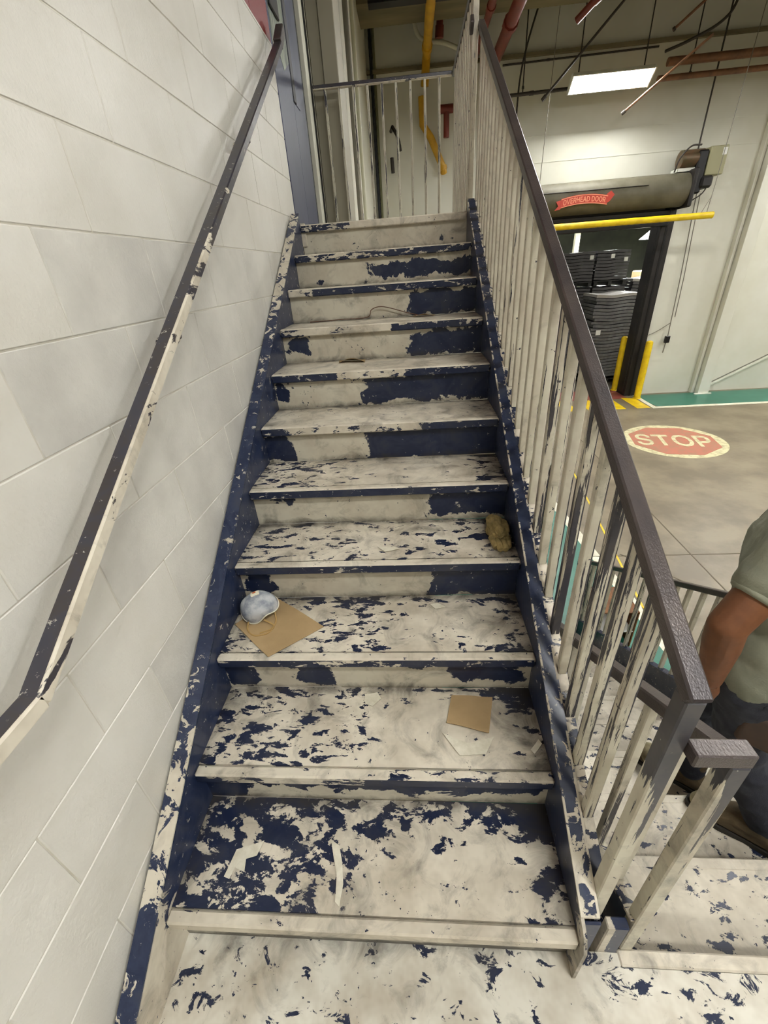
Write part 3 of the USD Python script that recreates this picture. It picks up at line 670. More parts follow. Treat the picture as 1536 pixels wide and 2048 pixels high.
# navy areas of each riser: (from u, to u, from v, to v, strength)
RIS = {1: [], 2: [(0, .10, 0, 1, 1), (0, 1, .45, 1, .9), (.5, 1, .25, 1, .8), (.3, .42, .2, .6, .5)], 3: [(0, .10, 0, 1, 1), (.22, .36, .15, .95, 1), (.55, .72, .6, 1, .5), (.72, 1, .2, 1, .8)],
       4: [(0, .13, .25, 1, 1), (.71, 1.05, 0, 1, 1)], 5: [(.04, .16, .75, 1, .7), (.70, 1.05, .15, 1, 1)], 6: [(0, .10, .1, 1, 1), (.44, 1.05, -.1, 1.1, 1)],
       7: [(0, .06, .3, 1, .9), (.42, 1.05, .12, 1.1, 1)], 8: [(0, .13, .35, .95, .8), (.65, 1.05, 0, .95, 1)], 9: [(.64, 1.05, .05, .95, 1)], 10: [(.42, 1.05, .15, .75, .9), (.03, .5, .12, .3, .55), (.02, .3, .82, .95, .5)], 11: [(.72, .95, .25, .36, .55)]}
def riser_bias(i):
    z0 = (i - 1) * RISE
    def fn(P):
        u = (P[:, 0] - XL) / (XR - XL); v = (P[:, 2] - z0) / (RISE - .04)
        b = np.full(len(P), -.24)
        for a0, a1, c0, c1, s in RIS[i]:
            e = np.minimum.reduce([(u - a0) / .05, (a1 - u) / .05, (v - c0) / .28, (c1 - v) / .28])
            b = np.maximum(b, -.24 + (.48 * s) * np.clip(.5 + e * .5, 0, 1))
        return b + .05 * fbm(P, 14, i + 40)
    return fn
# nosing faces, per step: [(from u, to u, bias)]
NOS = {1: [(0, 1, -.2)], 2: [(0, .08, .1), (.08, .5, -.03), (.5, 1, .16)], 3: [(0, 1, .10), (.2, .6, .05)], 4: [(0, 1, .15), (.3, .5, .08)], 5: [(0, 1, .12)], 6: [(0, .12, .06), (.12, .7, -.06), (.7, 1, .12)],
       7: [(0, .3, .14), (.3, .62, -.06), (.62, 1, .10)], 8: [(0, .12, .0), (.12, .55, -.13), (.55, 1, .11)], 9: [(0, .14, -.08), (.14, 1, .10)], 10: [(0, .1, .03), (.1, .55, 0), (.55, 1, .05)], 11: [(0, .3, .03), (.3, 1, -.2)]}
def nosing_bias(i):
    z1 = i * RISE
    def fn(P):
        u = (P[:, 0] - XL) / (XR - XL)
        b = np.full(len(P), -.2)
        for a0, a1, s in NOS[i]:
            m = (u >= a0) & (u <= a1); b[m] = s
        top = P[:, 2] > z1 - .004
        b = np.where(top, (-.15 if i > 1 else -.17) + (.1 if i == 2 else 0) * (u > .55), b)
        return b + .06 * fbm(P, 9, i + 80)
    return fn

for i in range(1, 12):
    z = i * RISE; y = (i - 1) * RUN
    if i < 11:
        tm = fine(box(XL, XR, y + .0365, y + RUN + .029, z - .008, z), .028)
        v = np.array(tm.vertices); e = (v[:, 2] > z - .001)
        v[e, 2] += .0022 * (meshkit.fbm(v[e] * 6, 2, i) - .5) - .0015
        tm = trimesh.Trimesh(v, tm.faces, process=False)
        tp = obj('tread', tm, MAT['peel_tread_diagonal' if i in (1,) else 'peel_tread'], st, attrs={'peel': tread_bias(i), 'dirt': tread_dirt(i)})
    else:
        tp = st
    nm = fine(cbox(XL, XR, y, y + .0325, z - .04, z + .002, .005), .025)
    obj('nosing', nm, MAT['peel_nosing'], tp, attrs={'peel': nosing_bias(i), 'dirt': .12})
    rm = fine(box(XL, XR, y + .030, y + .036, z - RISE, z - .008), .022)
    obj('riser', rm, MAT['peel_riser'], st, attrs={'peel': riser_bias(i), 'dirt': lambda P, z=z: .10 + .25 * (1 - ramp(P[:, 2], z - RISE, z - RISE + .03)) + (.22 if z < .2 else 0)})

# stringers: channel with its flange turned out
def nose(y): return RISE + SL * y
def sloped(y0, y1, top, depth): return [(y0, nose(y0) + top), (y0, nose(y0) + top - depth), (y1, nose(y1) + top - depth), (y1, nose(y1) + top)]
YT = 2.93
web = [(YT, nose(YT) + .05), (YT, nose(YT) - .20), (.10, nose(.1) - .20), (.05, 0.001), (-.372, .001)]
def web_bias(P): return .16 - .36 * ramp(-P[:, 1], -.12, .06) + .04 * fbm(P, 6, 3)
def flange_bias(P): return .10 + .12 * fbm(P, 3, 5) - .16 * ramp(P[:, 1], -.04, .04) * (1 - ramp(P[:, 1], .30, .45)) - .14 * ramp(P[:, 1], 1.7, 2.5)
sg_ = obj('stringer', fine(extrude_yz(web, XL - .009, XL - .0005), .06), MAT['peel_web'], st, attrs={'peel': web_bias, 'dirt': .1})
fl_top = fine(extrude_yz([(YT, nose(YT) + .058), (YT, nose(YT) + .050), (-.385, .0005), (-.395, .0005)], XL - .052, XL), .05)
obj('flange', fl_top, MAT['peel_web'], sg_, attrs={'peel': flange_bias, 'dirt': .08})
obj('stringer_cap', cbox(XL - .052, XL + .03, YT + .001, YT + .018, LAND - .12, LAND + .012, .004), MAT['peel_web'], st, attrs={'peel': -.15, 'dirt': .1})
web_r = [(YT, nose(YT) + .05), (YT, nose(YT) - .20), (.10, nose(.1) - .20), (.06, .001), (-.02, .001), (-.02, nose(-.02) + .02), (.0, nose(0) + .05)]
sr = obj('stringer', fine(extrude_yz(web_r, XR + .0005, XR + .009), .06), MAT['peel_web'], st, attrs={'peel': lambda P: .2 - .42 * ramp(-P[:, 1], -.10, .04) + .03 * fbm(P, 6, 8), 'dirt': lambda P: .12 + .2 * ramp(-P[:, 1], -.3, 0)})
obj('flange', fine(extrude_yz([(YT, nose(YT) + .058), (YT, nose(YT) + .050), (.03, nose(.03) + .05), (.03, nose(.03) + .058)], XR, XR + .046), .05), MAT['peel_web'], sr,
    attrs={'peel': lambda P: .13 + .05 * fbm(P, 4, 15) - .14 * (1 - ramp(P[:, 1], .1, .45)) - .12 * ((P[:, 0] < XR + .006) | (P[:, 0] > XR + .040)), 'dirt': .1})
obj('outer_web', fine(extrude_yz([(YT, nose(YT) + .045), (YT, nose(YT) - .2), (.06, nose(.06) - .2), (.034, .001), (.034, nose(.034) + .045)], XR + .038, XR + .046), .06), MAT['peel_web'], sr, attrs={'peel': .06, 'dirt': .1})
obj('baluster_ledge', fine(extrude_yz([(YT, nose(YT) + .046), (YT, nose(YT) + .006), (.100, nose(.1) + .006), (.100, nose(.1) + .046)], XR + .0465, XR + .078), .03), MAT['peel_tread'], sr,
    attrs={'peel': lambda P: -.03 + .14 * fbm(P, 7, 21), 'dirt': .08})
obj('end_plate', fine(cbox(XR + .010, XR + .050, .022, .030, .001, nose(.03) + .04, .002), .03), MAT['peel_web'], sr, attrs={'peel': lambda P: .25 - .4 * (P[:, 2] < .06) , 'dirt': .1})

# lower landing
la = thing('landing', 'cream painted steel landing with navy showing through at the stair foot', 'landing', (0.7, -.6, 0))
lm = fine(Polygon and flat([(XL - .052, -1.7), (2.42, -1.7), (2.42, .006), (1.275, .006), (1.275, .034), (XL - .052, .034)], -.01, 0), .05)
obj('deck', lm, MAT['peel_landing'], la, attrs={'peel': lambda P: -.105 + .04 * ramp(P[:, 0], 1.15, 1.35) + .14 * fbm(P, 3.2, 31), 'dirt': lambda P: .06 + .2 * ramp(P[:, 1], -.02, .03) * (P[:, 0] < 1.2)})
obj('nosing', fine(cbox(1.275, 2.36, .007, .042, -.045, .004, .004), .03), MAT['peel_nosing'], la, attrs={'peel': -.17, 'dirt': .1})
obj('support_frame', [cbox(-.06, 2.42, -1.7, -1.62, -.2, -.012, .004), cbox(-.06, 2.42, -.12, -.02, -.2, -.012, .004), cbox(2.36, 2.42, -1.62, -.12, -.2, -.012, .004)], MAT['door_blue'], la)
for x, y in [(2.36, -1.66), (.02, -1.66), (1.2, -1.66), (2.36, -.08)]:
    obj('support_leg', cbox(x - .03, x + .03, y - .03, y + .03, FLOOR, -.2, .004), MAT['door_blue'], la)

# lower flight
ls = thing('staircase', 'lower steel stair flight going down on the right where a worker stands', 'stairs', (1.3, .04, 0))
LX0, LX1 = 1.328, 2.335
for k in range(1, 10):
    z = -k * RISE; y0 = .04 + (k - 1) * RUN; y1 = y0 + RUN
    def lb(P, k=k): return -.085 + .14 * fbm(P, 4, 50 + k) - .03 * ramp(P[:, 0], 1.9, 2.2) + (.16 * ramp(P[:, 0], 1.98, 2.1) if k == 2 else 0)
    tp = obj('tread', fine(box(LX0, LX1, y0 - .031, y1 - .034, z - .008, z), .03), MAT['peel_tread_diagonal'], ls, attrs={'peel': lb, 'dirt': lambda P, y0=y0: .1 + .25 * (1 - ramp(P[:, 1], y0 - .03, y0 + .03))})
    obj('nosing', fine(cbox(LX0, LX1, y1 - .036, y1, z - .04, z + .002, .004), .03), MAT['peel_nosing'], tp, attrs={'peel': lambda P, k=k: np.where(P[:, 2] > -k * RISE - .004, -.13, .1) + .05 * fbm(P, 9, 60 + k), 'dirt': .1})
    obj('riser', fine(box(LX0, LX1, y0 - .036, y0 - .030, z, z + RISE - .045), .03), MAT['peel_riser'], ls, attrs={'peel': -.05, 'dirt': .1})
obj('riser', fine(box(LX0, LX1, (.04 + 9 * RUN) - .036, .04 + 9 * RUN - .030, FLOOR, FLOOR + RISE - .045), .04), MAT['peel_riser'], ls, attrs={'peel': -.05, 'dirt': .1})
def lnose(y): return -SL * (y - .04)
YE = .04 + 9 * RUN + .02
def lower_stringer(x0, x1):
    p = obj('stringer', fine(extrude_yz([(.046, lnose(.046) + .19), (.046, -.16), (.10, lnose(.1) - .18), (YE - .16, FLOOR), (YE + .16, FLOOR), (YE + .16, lnose(YE + .16) + .19)], x0 + .02, x1 - .02), .06), MAT['peel_web'], ls,
            attrs={'peel': .16, 'dirt': .1})
    obj('flange', fine(extrude_yz([(.046, lnose(.046) + .20), (.046, lnose(.046) + .1905), (YE + .16, lnose(YE + .16) + .1905), (YE + .16, lnose(YE + .16) + .20)], x0, x1), .05), MAT['peel_web'], p,
        attrs={'peel': lambda P: (.14 if x0 > 2 else -.06) + .1 * fbm(P, 5, 70), 'dirt': .1})
obj('closure_plate', fine(cbox(1.219, 1.274, .0345, .060, -.12, .17, .003), .03), MAT['peel_web'], ls, attrs={'peel': lambda P: np.where(P[:, 0] < 1.24, -.15, .12), 'dirt': .15})
obj('closure_plate', fine(box(1.219, 1.274, .0605, .42, -.03, -.022), .03), MAT['peel_web'], ls, attrs={'peel': .03, 'dirt': .15})
lower_stringer(1.275, 1.325); lower_stringer(2.338, 2.388)

# upper landing
ul = thing('landing', 'upper cream painted steel landing at the head of the stair', 'landing', (.6, 3.6, LAND))
obj('deck', box(XL - .05, 1.20, 2.952, 4.40, LAND - .008, LAND), MAT['peel_landing'], ul, attrs={'peel': -.2, 'dirt': .1})
obj('edge_channel', [cbox(1.165, 1.20, 2.97, 4.40, LAND - .20, LAND - .009, .003), cbox(XL - .05, 1.16, 4.36, 4.40, LAND - .20, LAND - .009, .003)], MAT['peel_web'], ul, attrs={'peel': -.1, 'dirt': .1})
for x, y in ((1.13, 4.33), (.06, 4.33)):
    obj('support_leg', cbox(x - .03, x + .03, y - .03, y + .03, FLOOR, LAND - .01, .004), MAT['door_blue'], ul)

# guard rails: each a thing with its handrail, newels and balusters
def bar_z(x, y, z0, z1, w, bias, parent, name='baluster', m='peel_bar', dirt=.06, sub=.12):
    """an upright square bar; z0 and z1 may be functions of y, so that its ends are cut to a slope."""
    f0 = z0 if callable(z0) else (lambda q: z0 + 0 * q); f1 = z1 if callable(z1) else (lambda q: z1 + 0 * q)
    g = fine(cbox(x - w / 2, x + w / 2, y - w / 2, y + w / 2, 0, 1.0, .0025), sub)
    v = np.array(g.vertices); v[:, 2] = f0(v[:, 1]) * (1 - v[:, 2]) + f1(v[:, 1]) * v[:, 2]
    obj(name, trimesh.Trimesh(v, g.faces, process=False), MAT[m], parent, attrs={'peel': bias, 'dirt': dirt})
NX, NY = XR + .0615, .081                       # the upper newel
gr = thing('guardrail', 'brown topped stair guardrail with cream balusters right of the upper flight', 'railing', (NX, NY, .25))
def rail_z(y): return 1.043 + .599 * (y - .07)  # centre of the sloping handrail
hr = [frame_bar((NX + .0025, NY - .017, rail_z(NY - .017)), (NX + .0025, 3.06, rail_z(3.06)), .036, .034, c=.004)]
obj('handrail', hr, MAT['rail_metal'], gr, label='dark brown sloping top rail')
bar_n = fine(cbox(NX - .0145, NX + .0195, NY - .017, NY + .017, .001, rail_z(NY) - .012, .003), .05)
obj('newel_post', bar_n, MAT['peel_bar'], gr, attrs={'peel': lambda P: -.13 + .5 * ramp(P[:, 2], .74, .94) + .12 * (P[:, 0] > NX) * ramp(P[:, 2], .3, .6) + .4 * (1 - ramp(P[:, 2], .12, .14)), 'dirt': .08})
k = 0; y = .2195
while y < 2.93:
    dark = {0: .01, 1: .04, 2: .04, 3: -.07, 4: .06, 5: -.06, 6: -.06, 7: .02}.get(k, rng.uniform(-.16, -.05) if k < 16 else -.2)
    fnb = lambda P, d=dark, x=NX + .001: d + np.where(P[:, 0] > x + .008, .10, 0) + np.where(P[:, 1] > 0, 0, 0) - .05
    bar_z(NX + .001, y, lambda q: nose(q) + .0465, lambda q: rail_z(q) - .0205, .026, fnb, gr)
    y += .1042; k += 1
obj('newel_post', fine(cbox(1.150, 1.184, 3.03, 3.064, LAND, 3.035, .003), .12), MAT['peel_bar'], gr, attrs={'peel': -.12, 'dirt': .08})
obj('bracket', [frame_bar((1.145, 3.0, 2.84), (1.145, 3.05, 2.80), .02, .05, c=.003)], MAT['rail_metal'], gr)
obj('gusset', extrude_yz([(3.066, LAND + .0), (3.066, LAND + .14), (3.30, LAND)], 1.160, 1.172), MAT['pipe_white'], gr)

g2 = thing('guardrail', 'guardrail with cream balusters along the right edge of the upper landing', 'railing', (1.167, 3.7, LAND))
obj('handrail', [cbox(1.148, 1.186, 3.066, 4.37, 2.99, 3.024, .004)], MAT['rail_metal'], g2)
for j in range(11): bar_z(1.167, 3.16 + j * .1042, LAND, 2.989, .026, -.2, g2)
g3 = thing('guardrail', 'dark topped guardrail with thin balusters across the back of the upper landing', 'railing', (.55, 4.35, LAND))
obj('handrail', fine(cbox(WALLX + .012, 1.147, 4.335, 4.37, 2.992, 3.022, .004), .05), MAT['peel_rail'], g3, attrs={'peel': lambda P: np.where(P[:, 2] < 3.0, -.1, .2), 'dirt': .1})
for j in range(9): bar_z(.10 + j * .118, 4.352, LAND, 2.992, .020, -.06, g3)

# lower flight guardrails
g4 = thing('guardrail', 'low guardrail between the two flights with a bar to the brown newel', 'railing', (1.3, .054, 0))
def lrail(y): return .897 - SL * (y - .054)
obj('newel_post', fine(cbox(1.283, 1.317, .040, .074, .001, .897, .003), .05), MAT['peel_bar'], g4, attrs={'peel': lambda P: -.12 + .14 * ramp(P[:, 2], .55, .8) * (P[:, 0] > 1.3) + .4 * ramp(P[:, 2], .8, .9), 'dirt': .12})
obj('cross_bar', cbox(1.2175, 1.3175, .040, .074, .8975, .932, .003), MAT['rail_metal'], g4, label='short brown level bar')
obj('handrail', frame_bar((1.30, .075, lrail(.075)), (1.30, YE + .18, lrail(YE + .18)), .036, .034, c=.004), MAT['rail_metal'], g4)
y = .165; k = 0
while y < YE:
    bar_z(1.30, y, lambda q: lnose(q) + .2005, lambda q: lrail(q) - .0205, .028 if k == 0 else .024, (-.2 if k == 0 else -.06), g4)
    y += .1042; k += 1
bar_z(1.30, YE + .17, FLOOR, lrail(YE + .17), .034, .0, g4, 'newel_post')
g5 = thing('guardrail', 'brown topped guardrail on the far side of the lower flight', 'railing', (2.363, .054, 0))
obj('newel_post', cbox(2.346, 2.380, .037, .071, 0, .897, .003), MAT['rail_metal'], g5)
obj('handrail', frame_bar((2.363, .05, lrail(.05)), (2.363, YE + .18, lrail(YE + .18)), .036, .034, c=.004), MAT['rail_metal'], g5)
y = .165
while y < YE + .12:
    bar_z(2.363, y, lambda q: lnose(q) + .2005, lambda q: lrail(q) - .0205, .024, rng.uniform(-.12, -.02), g5)
    y += .1042
bar_z(2.363, YE + .17, FLOOR, lrail(YE + .17), .034, .0, g5, 'newel_post')

# handrail on the block wall
wh = thing('wall_handrail', 'chipped dark handrail on brackets along the painted block wall', 'handrail', (.055, 1.5, 1.9))
def wz(y): return 1.036 + .612 * (y - .06)
YH = 2.95
def rail_mat(P): return np.where(P[:, 0] > .074, -.12 + .36 * ramp(P[:, 1], .9, 1.9), .22) + .05 * fbm(P, 9, 90)
rl = [frame_bar((.058, .06, wz(.06)), (.058, YH, wz(YH)), .044, .034, c=.004)]
obj('rail', fine(rl[0], .02), MAT['peel_rail'], wh, attrs={'peel': rail_mat, 'dirt': .08})
obj('rail_extension', fine(cbox(.036, .080, -.7, .066, wz(.06) - .018, wz(.06) + .018, .004), .02), MAT['peel_rail'], wh, attrs={'peel': rail_mat, 'dirt': .08})
obj('end_return', frame_bar((.058, YH - .01, wz(YH) - .0), (.058, YH + .11, wz(YH) + .10), .044, .05, c=.004), MAT['rail_metal'], wh)
for y in (-.35, .95, 2.05):
    zz = wz(max(y, .06)); obj('bracket', [tube([(WALLX, y, zz - .07), (.03, y, zz - .07), (.055, y, zz - .045), (.058, y, zz - .014)], .007, 8), tube([(WALLX, y, zz - .07), (WALLX + .006, y, zz - .07)], .028, 16)], MAT['peel_bar'], wh, smooth=40, attrs=None)

# ---------------------------------------------------------------- small things on the steps
def sheet(pts, z, lift, m, name, label, cat, nz=8, th=.0012):
    a, b, c, d = [np.array(p, float) for p in pts]
    V = []
    n = nz
    for i in range(n + 1):
        for j in range(n + 1):
            s, t_ = i / n, j / n
            p = (a * (1 - s) + b * s) * (1 - t_) + (d * (1 - s) + c * s) * t_
            V.append([p[0], p[1], z + lift(s, t_)])
    V = np.array(V); N = len(V); F = []
    for i in range(n):
        for j in range(n):
            q = [i * (n + 1) + j, (i + 1) * (n + 1) + j, (i + 1) * (n + 1) + j + 1, i * (n + 1) + j + 1]
            F += [(q[0], q[1], q[2]), (q[0], q[2], q[3])]
    ed = [(i * (n + 1), (i + 1) * (n + 1)) for i in range(n)] + [(n * (n + 1) + j, n * (n + 1) + j + 1) for j in range(n)] + [((i + 1) * (n + 1) + n, i * (n + 1) + n) for i in range(n)] + [(j + 1, j) for j in range(n)]
    F = [tuple(f) for f in F]
    F2 = [(f[2] + N, f[1] + N, f[0] + N) for f in F] + [g for p, q in ed for g in ((p, p + N, q + N), (p, q + N, q))]
    m_ = trimesh.Trimesh(np.vstack([V, V - [0, 0, th]]), F + F2, process=False); m_.fix_normals()
    tt = thing(name, label, cat, (V[:, 0].mean(), V[:, 1].mean(), z))
    obj('sheet', m_, MAT[m], tt, smooth=40)
    return tt
z3, z2 = 3 * RISE, 2 * RISE
sheet([(.170, .893), (.402, .735), (.232, .592), (.055, .748)], z3 + .003, lambda s, t: .004 * math.sin(s * 3 + t) ** 2 + .012 * (1 - s) * (1 - t) * (1 - t), 'kraft', 'sandpaper_sheet', 'large brown sandpaper sheet lying under the dust mask', 'sandpaper')
sheet([(.863, .578), (1.004, .570), (.970, .436), (.837, .471)], z2 + .003, lambda s, t: .003 * math.sin(s * 4) ** 2 + .004 * t, 'kraft', 'sandpaper_sheet', 'small square brown sandpaper sheet alone on the second step', 'sandpaper')
mk = thing('dust_mask', 'grey cup dust mask with a pale label lying on brown sandpaper', 'mask', (.145, .79, z3 + .006))
NR, NA = 26, 72
def dome(scale=1.0):
    V, F = [], []
    for i in range(NR + 1):
        th = i / NR * math.pi / 2
        for k in range(NA):
            a = k / NA * 2 * math.pi; r = math.sin(th) ** .8
            bulge = 1 + r * r * (.09 * math.cos(2 * (a + .1)) + .055 * math.cos(3 * (a + 2.25)))
            x, y = .064 * r * math.cos(a) * bulge, .064 * r * math.sin(a) * bulge
            z = .058 * math.cos(th) ** .85 - .010 * r ** 6 * math.cos(3 * (a + 2.25)) + .003 * math.cos(5 * a) * r ** 4
            V.append([x * scale, y * scale, z * scale])
    for i in range(NR):
        for k in range(NA):
            a, b = i * NA + k, i * NA + (k + 1) % NA
            F += [(a, a + NA, b + NA), (a, b + NA, b)]
    return np.array(V), F
Vd, Fd = dome(); Vi, _ = dome(.96)
nA = len(Vd)
Fm = Fd + [(c + nA, b + nA, a + nA) for a, b, c in Fd]
last = nA - NA
for k in range(NA):
    a, b = last + k, last + (k + 1) % NA
    Fm += [(a, a + nA, b + nA), (a, b + nA, b)]
Rm = trimesh.transformations.euler_matrix(math.radians(20), math.radians(-8), math.radians(25))[:3, :3]
def mplace(v): return np.asarray(v) @ Rm.T + [.142, .800, z3 + .044]
obj('cup', trimesh.Trimesh(mplace(np.vstack([Vd, Vi])), Fm, process=False), MAT['mask_fabric'], mk, smooth=60)
rimv = Vd[last:last + NA]
obj('edge_seam', tube(mplace(np.vstack([rimv, rimv[:1]])), .003, 8), MAT['mask_edge'], mk, smooth=40)
def patch(cx, cy, w, h, lift):
    """a sticker: the part of the cup's skin within a rectangle, lifted off it."""
    F = [f for f in Fd if abs(Vd[list(f)].mean(0)[0] - cx) < w / 2 and abs(Vd[list(f)].mean(0)[1] - cy) < h / 2]
    ids = sorted({i for f in F for i in f}); mp = {q: j for j, q in enumerate(ids)}; n = len(ids)
    base = Vd[ids]; nn = base / np.linalg.norm(base, axis=1)[:, None]
    F1 = [tuple(mp[q] for q in f) for f in F]
    return trimesh.Trimesh(mplace(np.vstack([base + nn * lift, base + nn * (lift - .0006)])), F1 + [(c + n, b + n, a + n) for a, b, c in F1], process=False)
obj('label_patch', patch(.006, .030, .032, .024, .0010), MAT['mask_label'], mk)
obj('label_print', patch(.004, .036, .012, .010, .0016), MAT['mask_print'], mk)
obj('strap', [tube(bend([(.175, .745, z3 + .030), (.212, .735, z3 + .010), (.196, .700, z3 + .007), (.150, .690, z3 + .007), (.118, .716, z3 + .010), (.115, .748, z3 + .028)], 8), .0032, 6)], MAT['strap'], mk, smooth=40)
obj('strap', tube(bend([(.198, .80, z3 + .034), (.214, .76, z3 + .012), (.205, .722, z3 + .007), (.168, .700, z3 + .0075)], 8), .003, 6), MAT['strap'], mk, smooth=40)
obj('staple', cbox(.112, .120, .735, .741, z3 + .030, z3 + .034, .001), MAT['staple'], mk)

def blob(cx, cy, z, rx, ry, rz, seed, m, name, label, cat, amp=.5, yaw=0):
    s = trimesh.creation.icosphere(4); v = np.array(s.vertices)
    r = 1 + amp * (meshkit.fbm(v * 1.9 + seed, 4, seed) - .5) * 2
    v = v * r[:, None] * [rx, ry, rz]; v[:, 2] = np.maximum(v[:, 2], -rz * .55)
    c, sn = math.cos(yaw), math.sin(yaw); v[:, :2] = v[:, :2] @ np.array([[c, sn], [-sn, c]])
    v += [cx, cy, z - v[:, 2].min()]
    tt = thing(name, label, cat, (cx, cy, z))
    obj('cloth', trimesh.Trimesh(v, s.faces, process=False), MAT[m], tt, smooth=50)
    return tt
rg = blob(1.083, 1.075, 4 * RISE + .001, .040, .095, .036, 3, 'rag', 'work_glove', 'crumpled tan work glove in the right corner of the fourth step', 'glove', .55, .06)
for a, (px, py, ang_) in enumerate([(1.050, .985, -1.2), (1.07, .968, -1.45), (1.093, .968, -1.6), (1.112, .985, -1.8)]):
    obj('finger', tube(bend([(px, py + .03, 4 * RISE + .018), (px + .012 * math.cos(ang_), py, 4 * RISE + .016), (px + .03 * math.cos(ang_), py - .03, 4 * RISE + .011)]), [.013] * 12 + [.010], 8), MAT['rag'], rg, smooth=50)
sheet([(.352, 2.05), (.50, 2.04), (.505, 1.965), (.36, 1.98)], 7 * RISE + .003, lambda s, t: .022 * math.sin(s * math.pi) * t, 'kraft', 'paper_scrap', 'torn tan paper scrap curling on the seventh step', 'paper')
sheet([(.77, 2.33), (.90, 2.325), (.885, 2.26), (.775, 2.265)], 8 * RISE + .003, lambda s, t: .012 * math.sin(s * math.pi) * t, 'kraft', 'paper_scrap', 'small tan paper scrap lying on the eighth step', 'paper')
wr_ = thing('loose_wire', 'thin brown wire curling along the back of the eighth step', 'wire', (.4, 2.3, 8 * RISE))
obj('strand', tube(bend([(.16, 2.31, 8 * RISE + .006), (.35, 2.325, 8 * RISE + .008), (.50, 2.335, 8 * RISE + .01), (.53, 2.336, 8 * RISE + .05), (.60, 2.338, 8 * RISE + .06), (.74, 2.335, 8 * RISE + .02), (.80, 2.32, 8 * RISE + .006)]), .0025, 6), MAT['wire_brown'], wr_, smooth=40)
def chip(pts, z, label, m='chip_paint', curl=.004):
    P = Polygon(pts); c = np.array(P.centroid.coords[0])
    tm = trimesh.creation.extrude_polygon(P, .0012, engine='earcut'); v, f = trimesh.remesh.subdivide_to_size(tm.vertices, tm.faces, .02)
    d = np.linalg.norm(v[:, :2] - c, axis=1); v[:, 2] += z + .002 + curl * (d / d.max()) ** 2
    tt = thing('paint_chip', label, 'paint chip', (*c, z)); obj('flake', trimesh.Trimesh(v, f, process=False), MAT[m], tt)
chip([(.172, .105), (.185, .172), (.265, .196), (.252, .158), (.222, .150), (.228, .118), (.196, .128), (.19, .10)], RISE, 'cream paint flake with jagged prongs at the left of the first step')
chip([(.470, .205), (.485, .16), (.50, .12), (.505, .06), (.518, .05), (.522, .10), (.512, .15), (.498, .19)], RISE, 'long narrow cream paint flake in the middle of the first step')
chip([(1.088, .385), (1.097, .372), (1.128, .405), (1.120, .418)], z2, 'small cream paint strip in the dark right corner of the second step')
chip([(.555, .578), (.60, .585), (.615, .56), (.585, .53), (.56, .54)], z2, 'rounded pale paint flake at the back of the second step')
chip([(.822, .435), (.90, .405), (.985, .425), (.95, .37), (.87, .365)], z2, 'pale translucent paint skin below the small sandpaper sheet on the second step')
chip([(.60, .985), (.66, .99), (.69, .97), (.63, .955)], 4 * RISE, 'pale oval paint flake near the front of the fourth step')
chip([(.80, .845), (.83, .855), (.86, .83), (.82, .822)], z3, 'thin pale paint curl at the back of the third step')

# things on the hall floor seen through the balusters
cr = thing('wooden_crate', 'open brown wooden crate with a shelf on the green walkway', 'crate', (2.67, 2.9, FLOOR))
cx0, cx1, cy0, cy1, cz1 = 2.48, 2.86, 2.72, 3.10, FLOOR + .46
obj('back', cbox(cx0, cx1, cy1 - .012, cy1, FLOOR, cz1, .002), MAT['wood'], cr)
obj('side', cbox(cx0, cx0 + .012, cy0, cy1 - .013, FLOOR, cz1, .002), MAT['wood'], cr)
obj('side', cbox(cx1 - .012, cx1, cy0, cy1 - .013, FLOOR, cz1, .002), MAT['wood'], cr)
obj('shelf', cbox(cx0 + .013, cx1 - .013, cy0, cy1 - .013, FLOOR + .2, FLOOR + .212, .002), MAT['label_white'], cr)
obj('top', cbox(cx0 + .013, cx1 - .013, cy0, cy1 - .013, cz1 - .012, cz1, .002), MAT['wood'], cr)
bn = thing('tool_bin', 'black open tool bin with grey scraps behind the middle balusters', 'bin', (2.5, 5.9, FLOOR))
bx0, bx1, by0, by1, bz = 2.22, 2.70, 4.95, 5.95, FLOOR + .85
obj('wall', [cbox(bx0, bx1, by0, by0 + .02, FLOOR, bz, .004), cbox(bx0, bx1, by1 - .02, by1, FLOOR, bz, .004), cbox(bx0, bx0 + .02, by0 + .02, by1 - .02, FLOOR, bz, .004), cbox(bx1 - .02, bx1, by0 + .02, by1 - .02, FLOOR, bz, .004)], MAT['bin_black'], bn)
obj('bottom', cbox(bx0 + .021, bx1 - .021, by0 + .021, by1 - .021, FLOOR, FLOOR + .03, .004), MAT['bin_black'], bn)
obj('lid', frame_bar((bx1 - .01, by0 + .03, bz + .03), (bx1 - .01, by1, bz + .03), .05, .04), MAT['far_steel'], bn)
obj('scrap', frame_bar((2.28, 5.1, bz + .03), (2.76, 5.7, bz + .10), .12, .02), MAT['tray_wrap'], bn)
tp_ = thing('caution_tape', 'crumpled yellow caution tape scrap on the green floor beyond the lower flight', 'tape', (2.85, 2.55, FLOOR))
obj('strip', tube(bend([(2.74, 2.58, FLOOR + .03), (2.80, 2.56, FLOOR + .07), (2.87, 2.58, FLOOR + .03), (2.93, 2.52, FLOOR + .06)]), .028, 6), MAT['caution_yellow'], tp_, smooth=40)
obj('tail', tube(bend([(2.93, 2.52, FLOOR + .06), (2.98, 2.46, FLOOR + .03), (3.0, 2.40, FLOOR + .02)]), .015, 6), MAT['caution_yellow'], tp_, smooth=40)

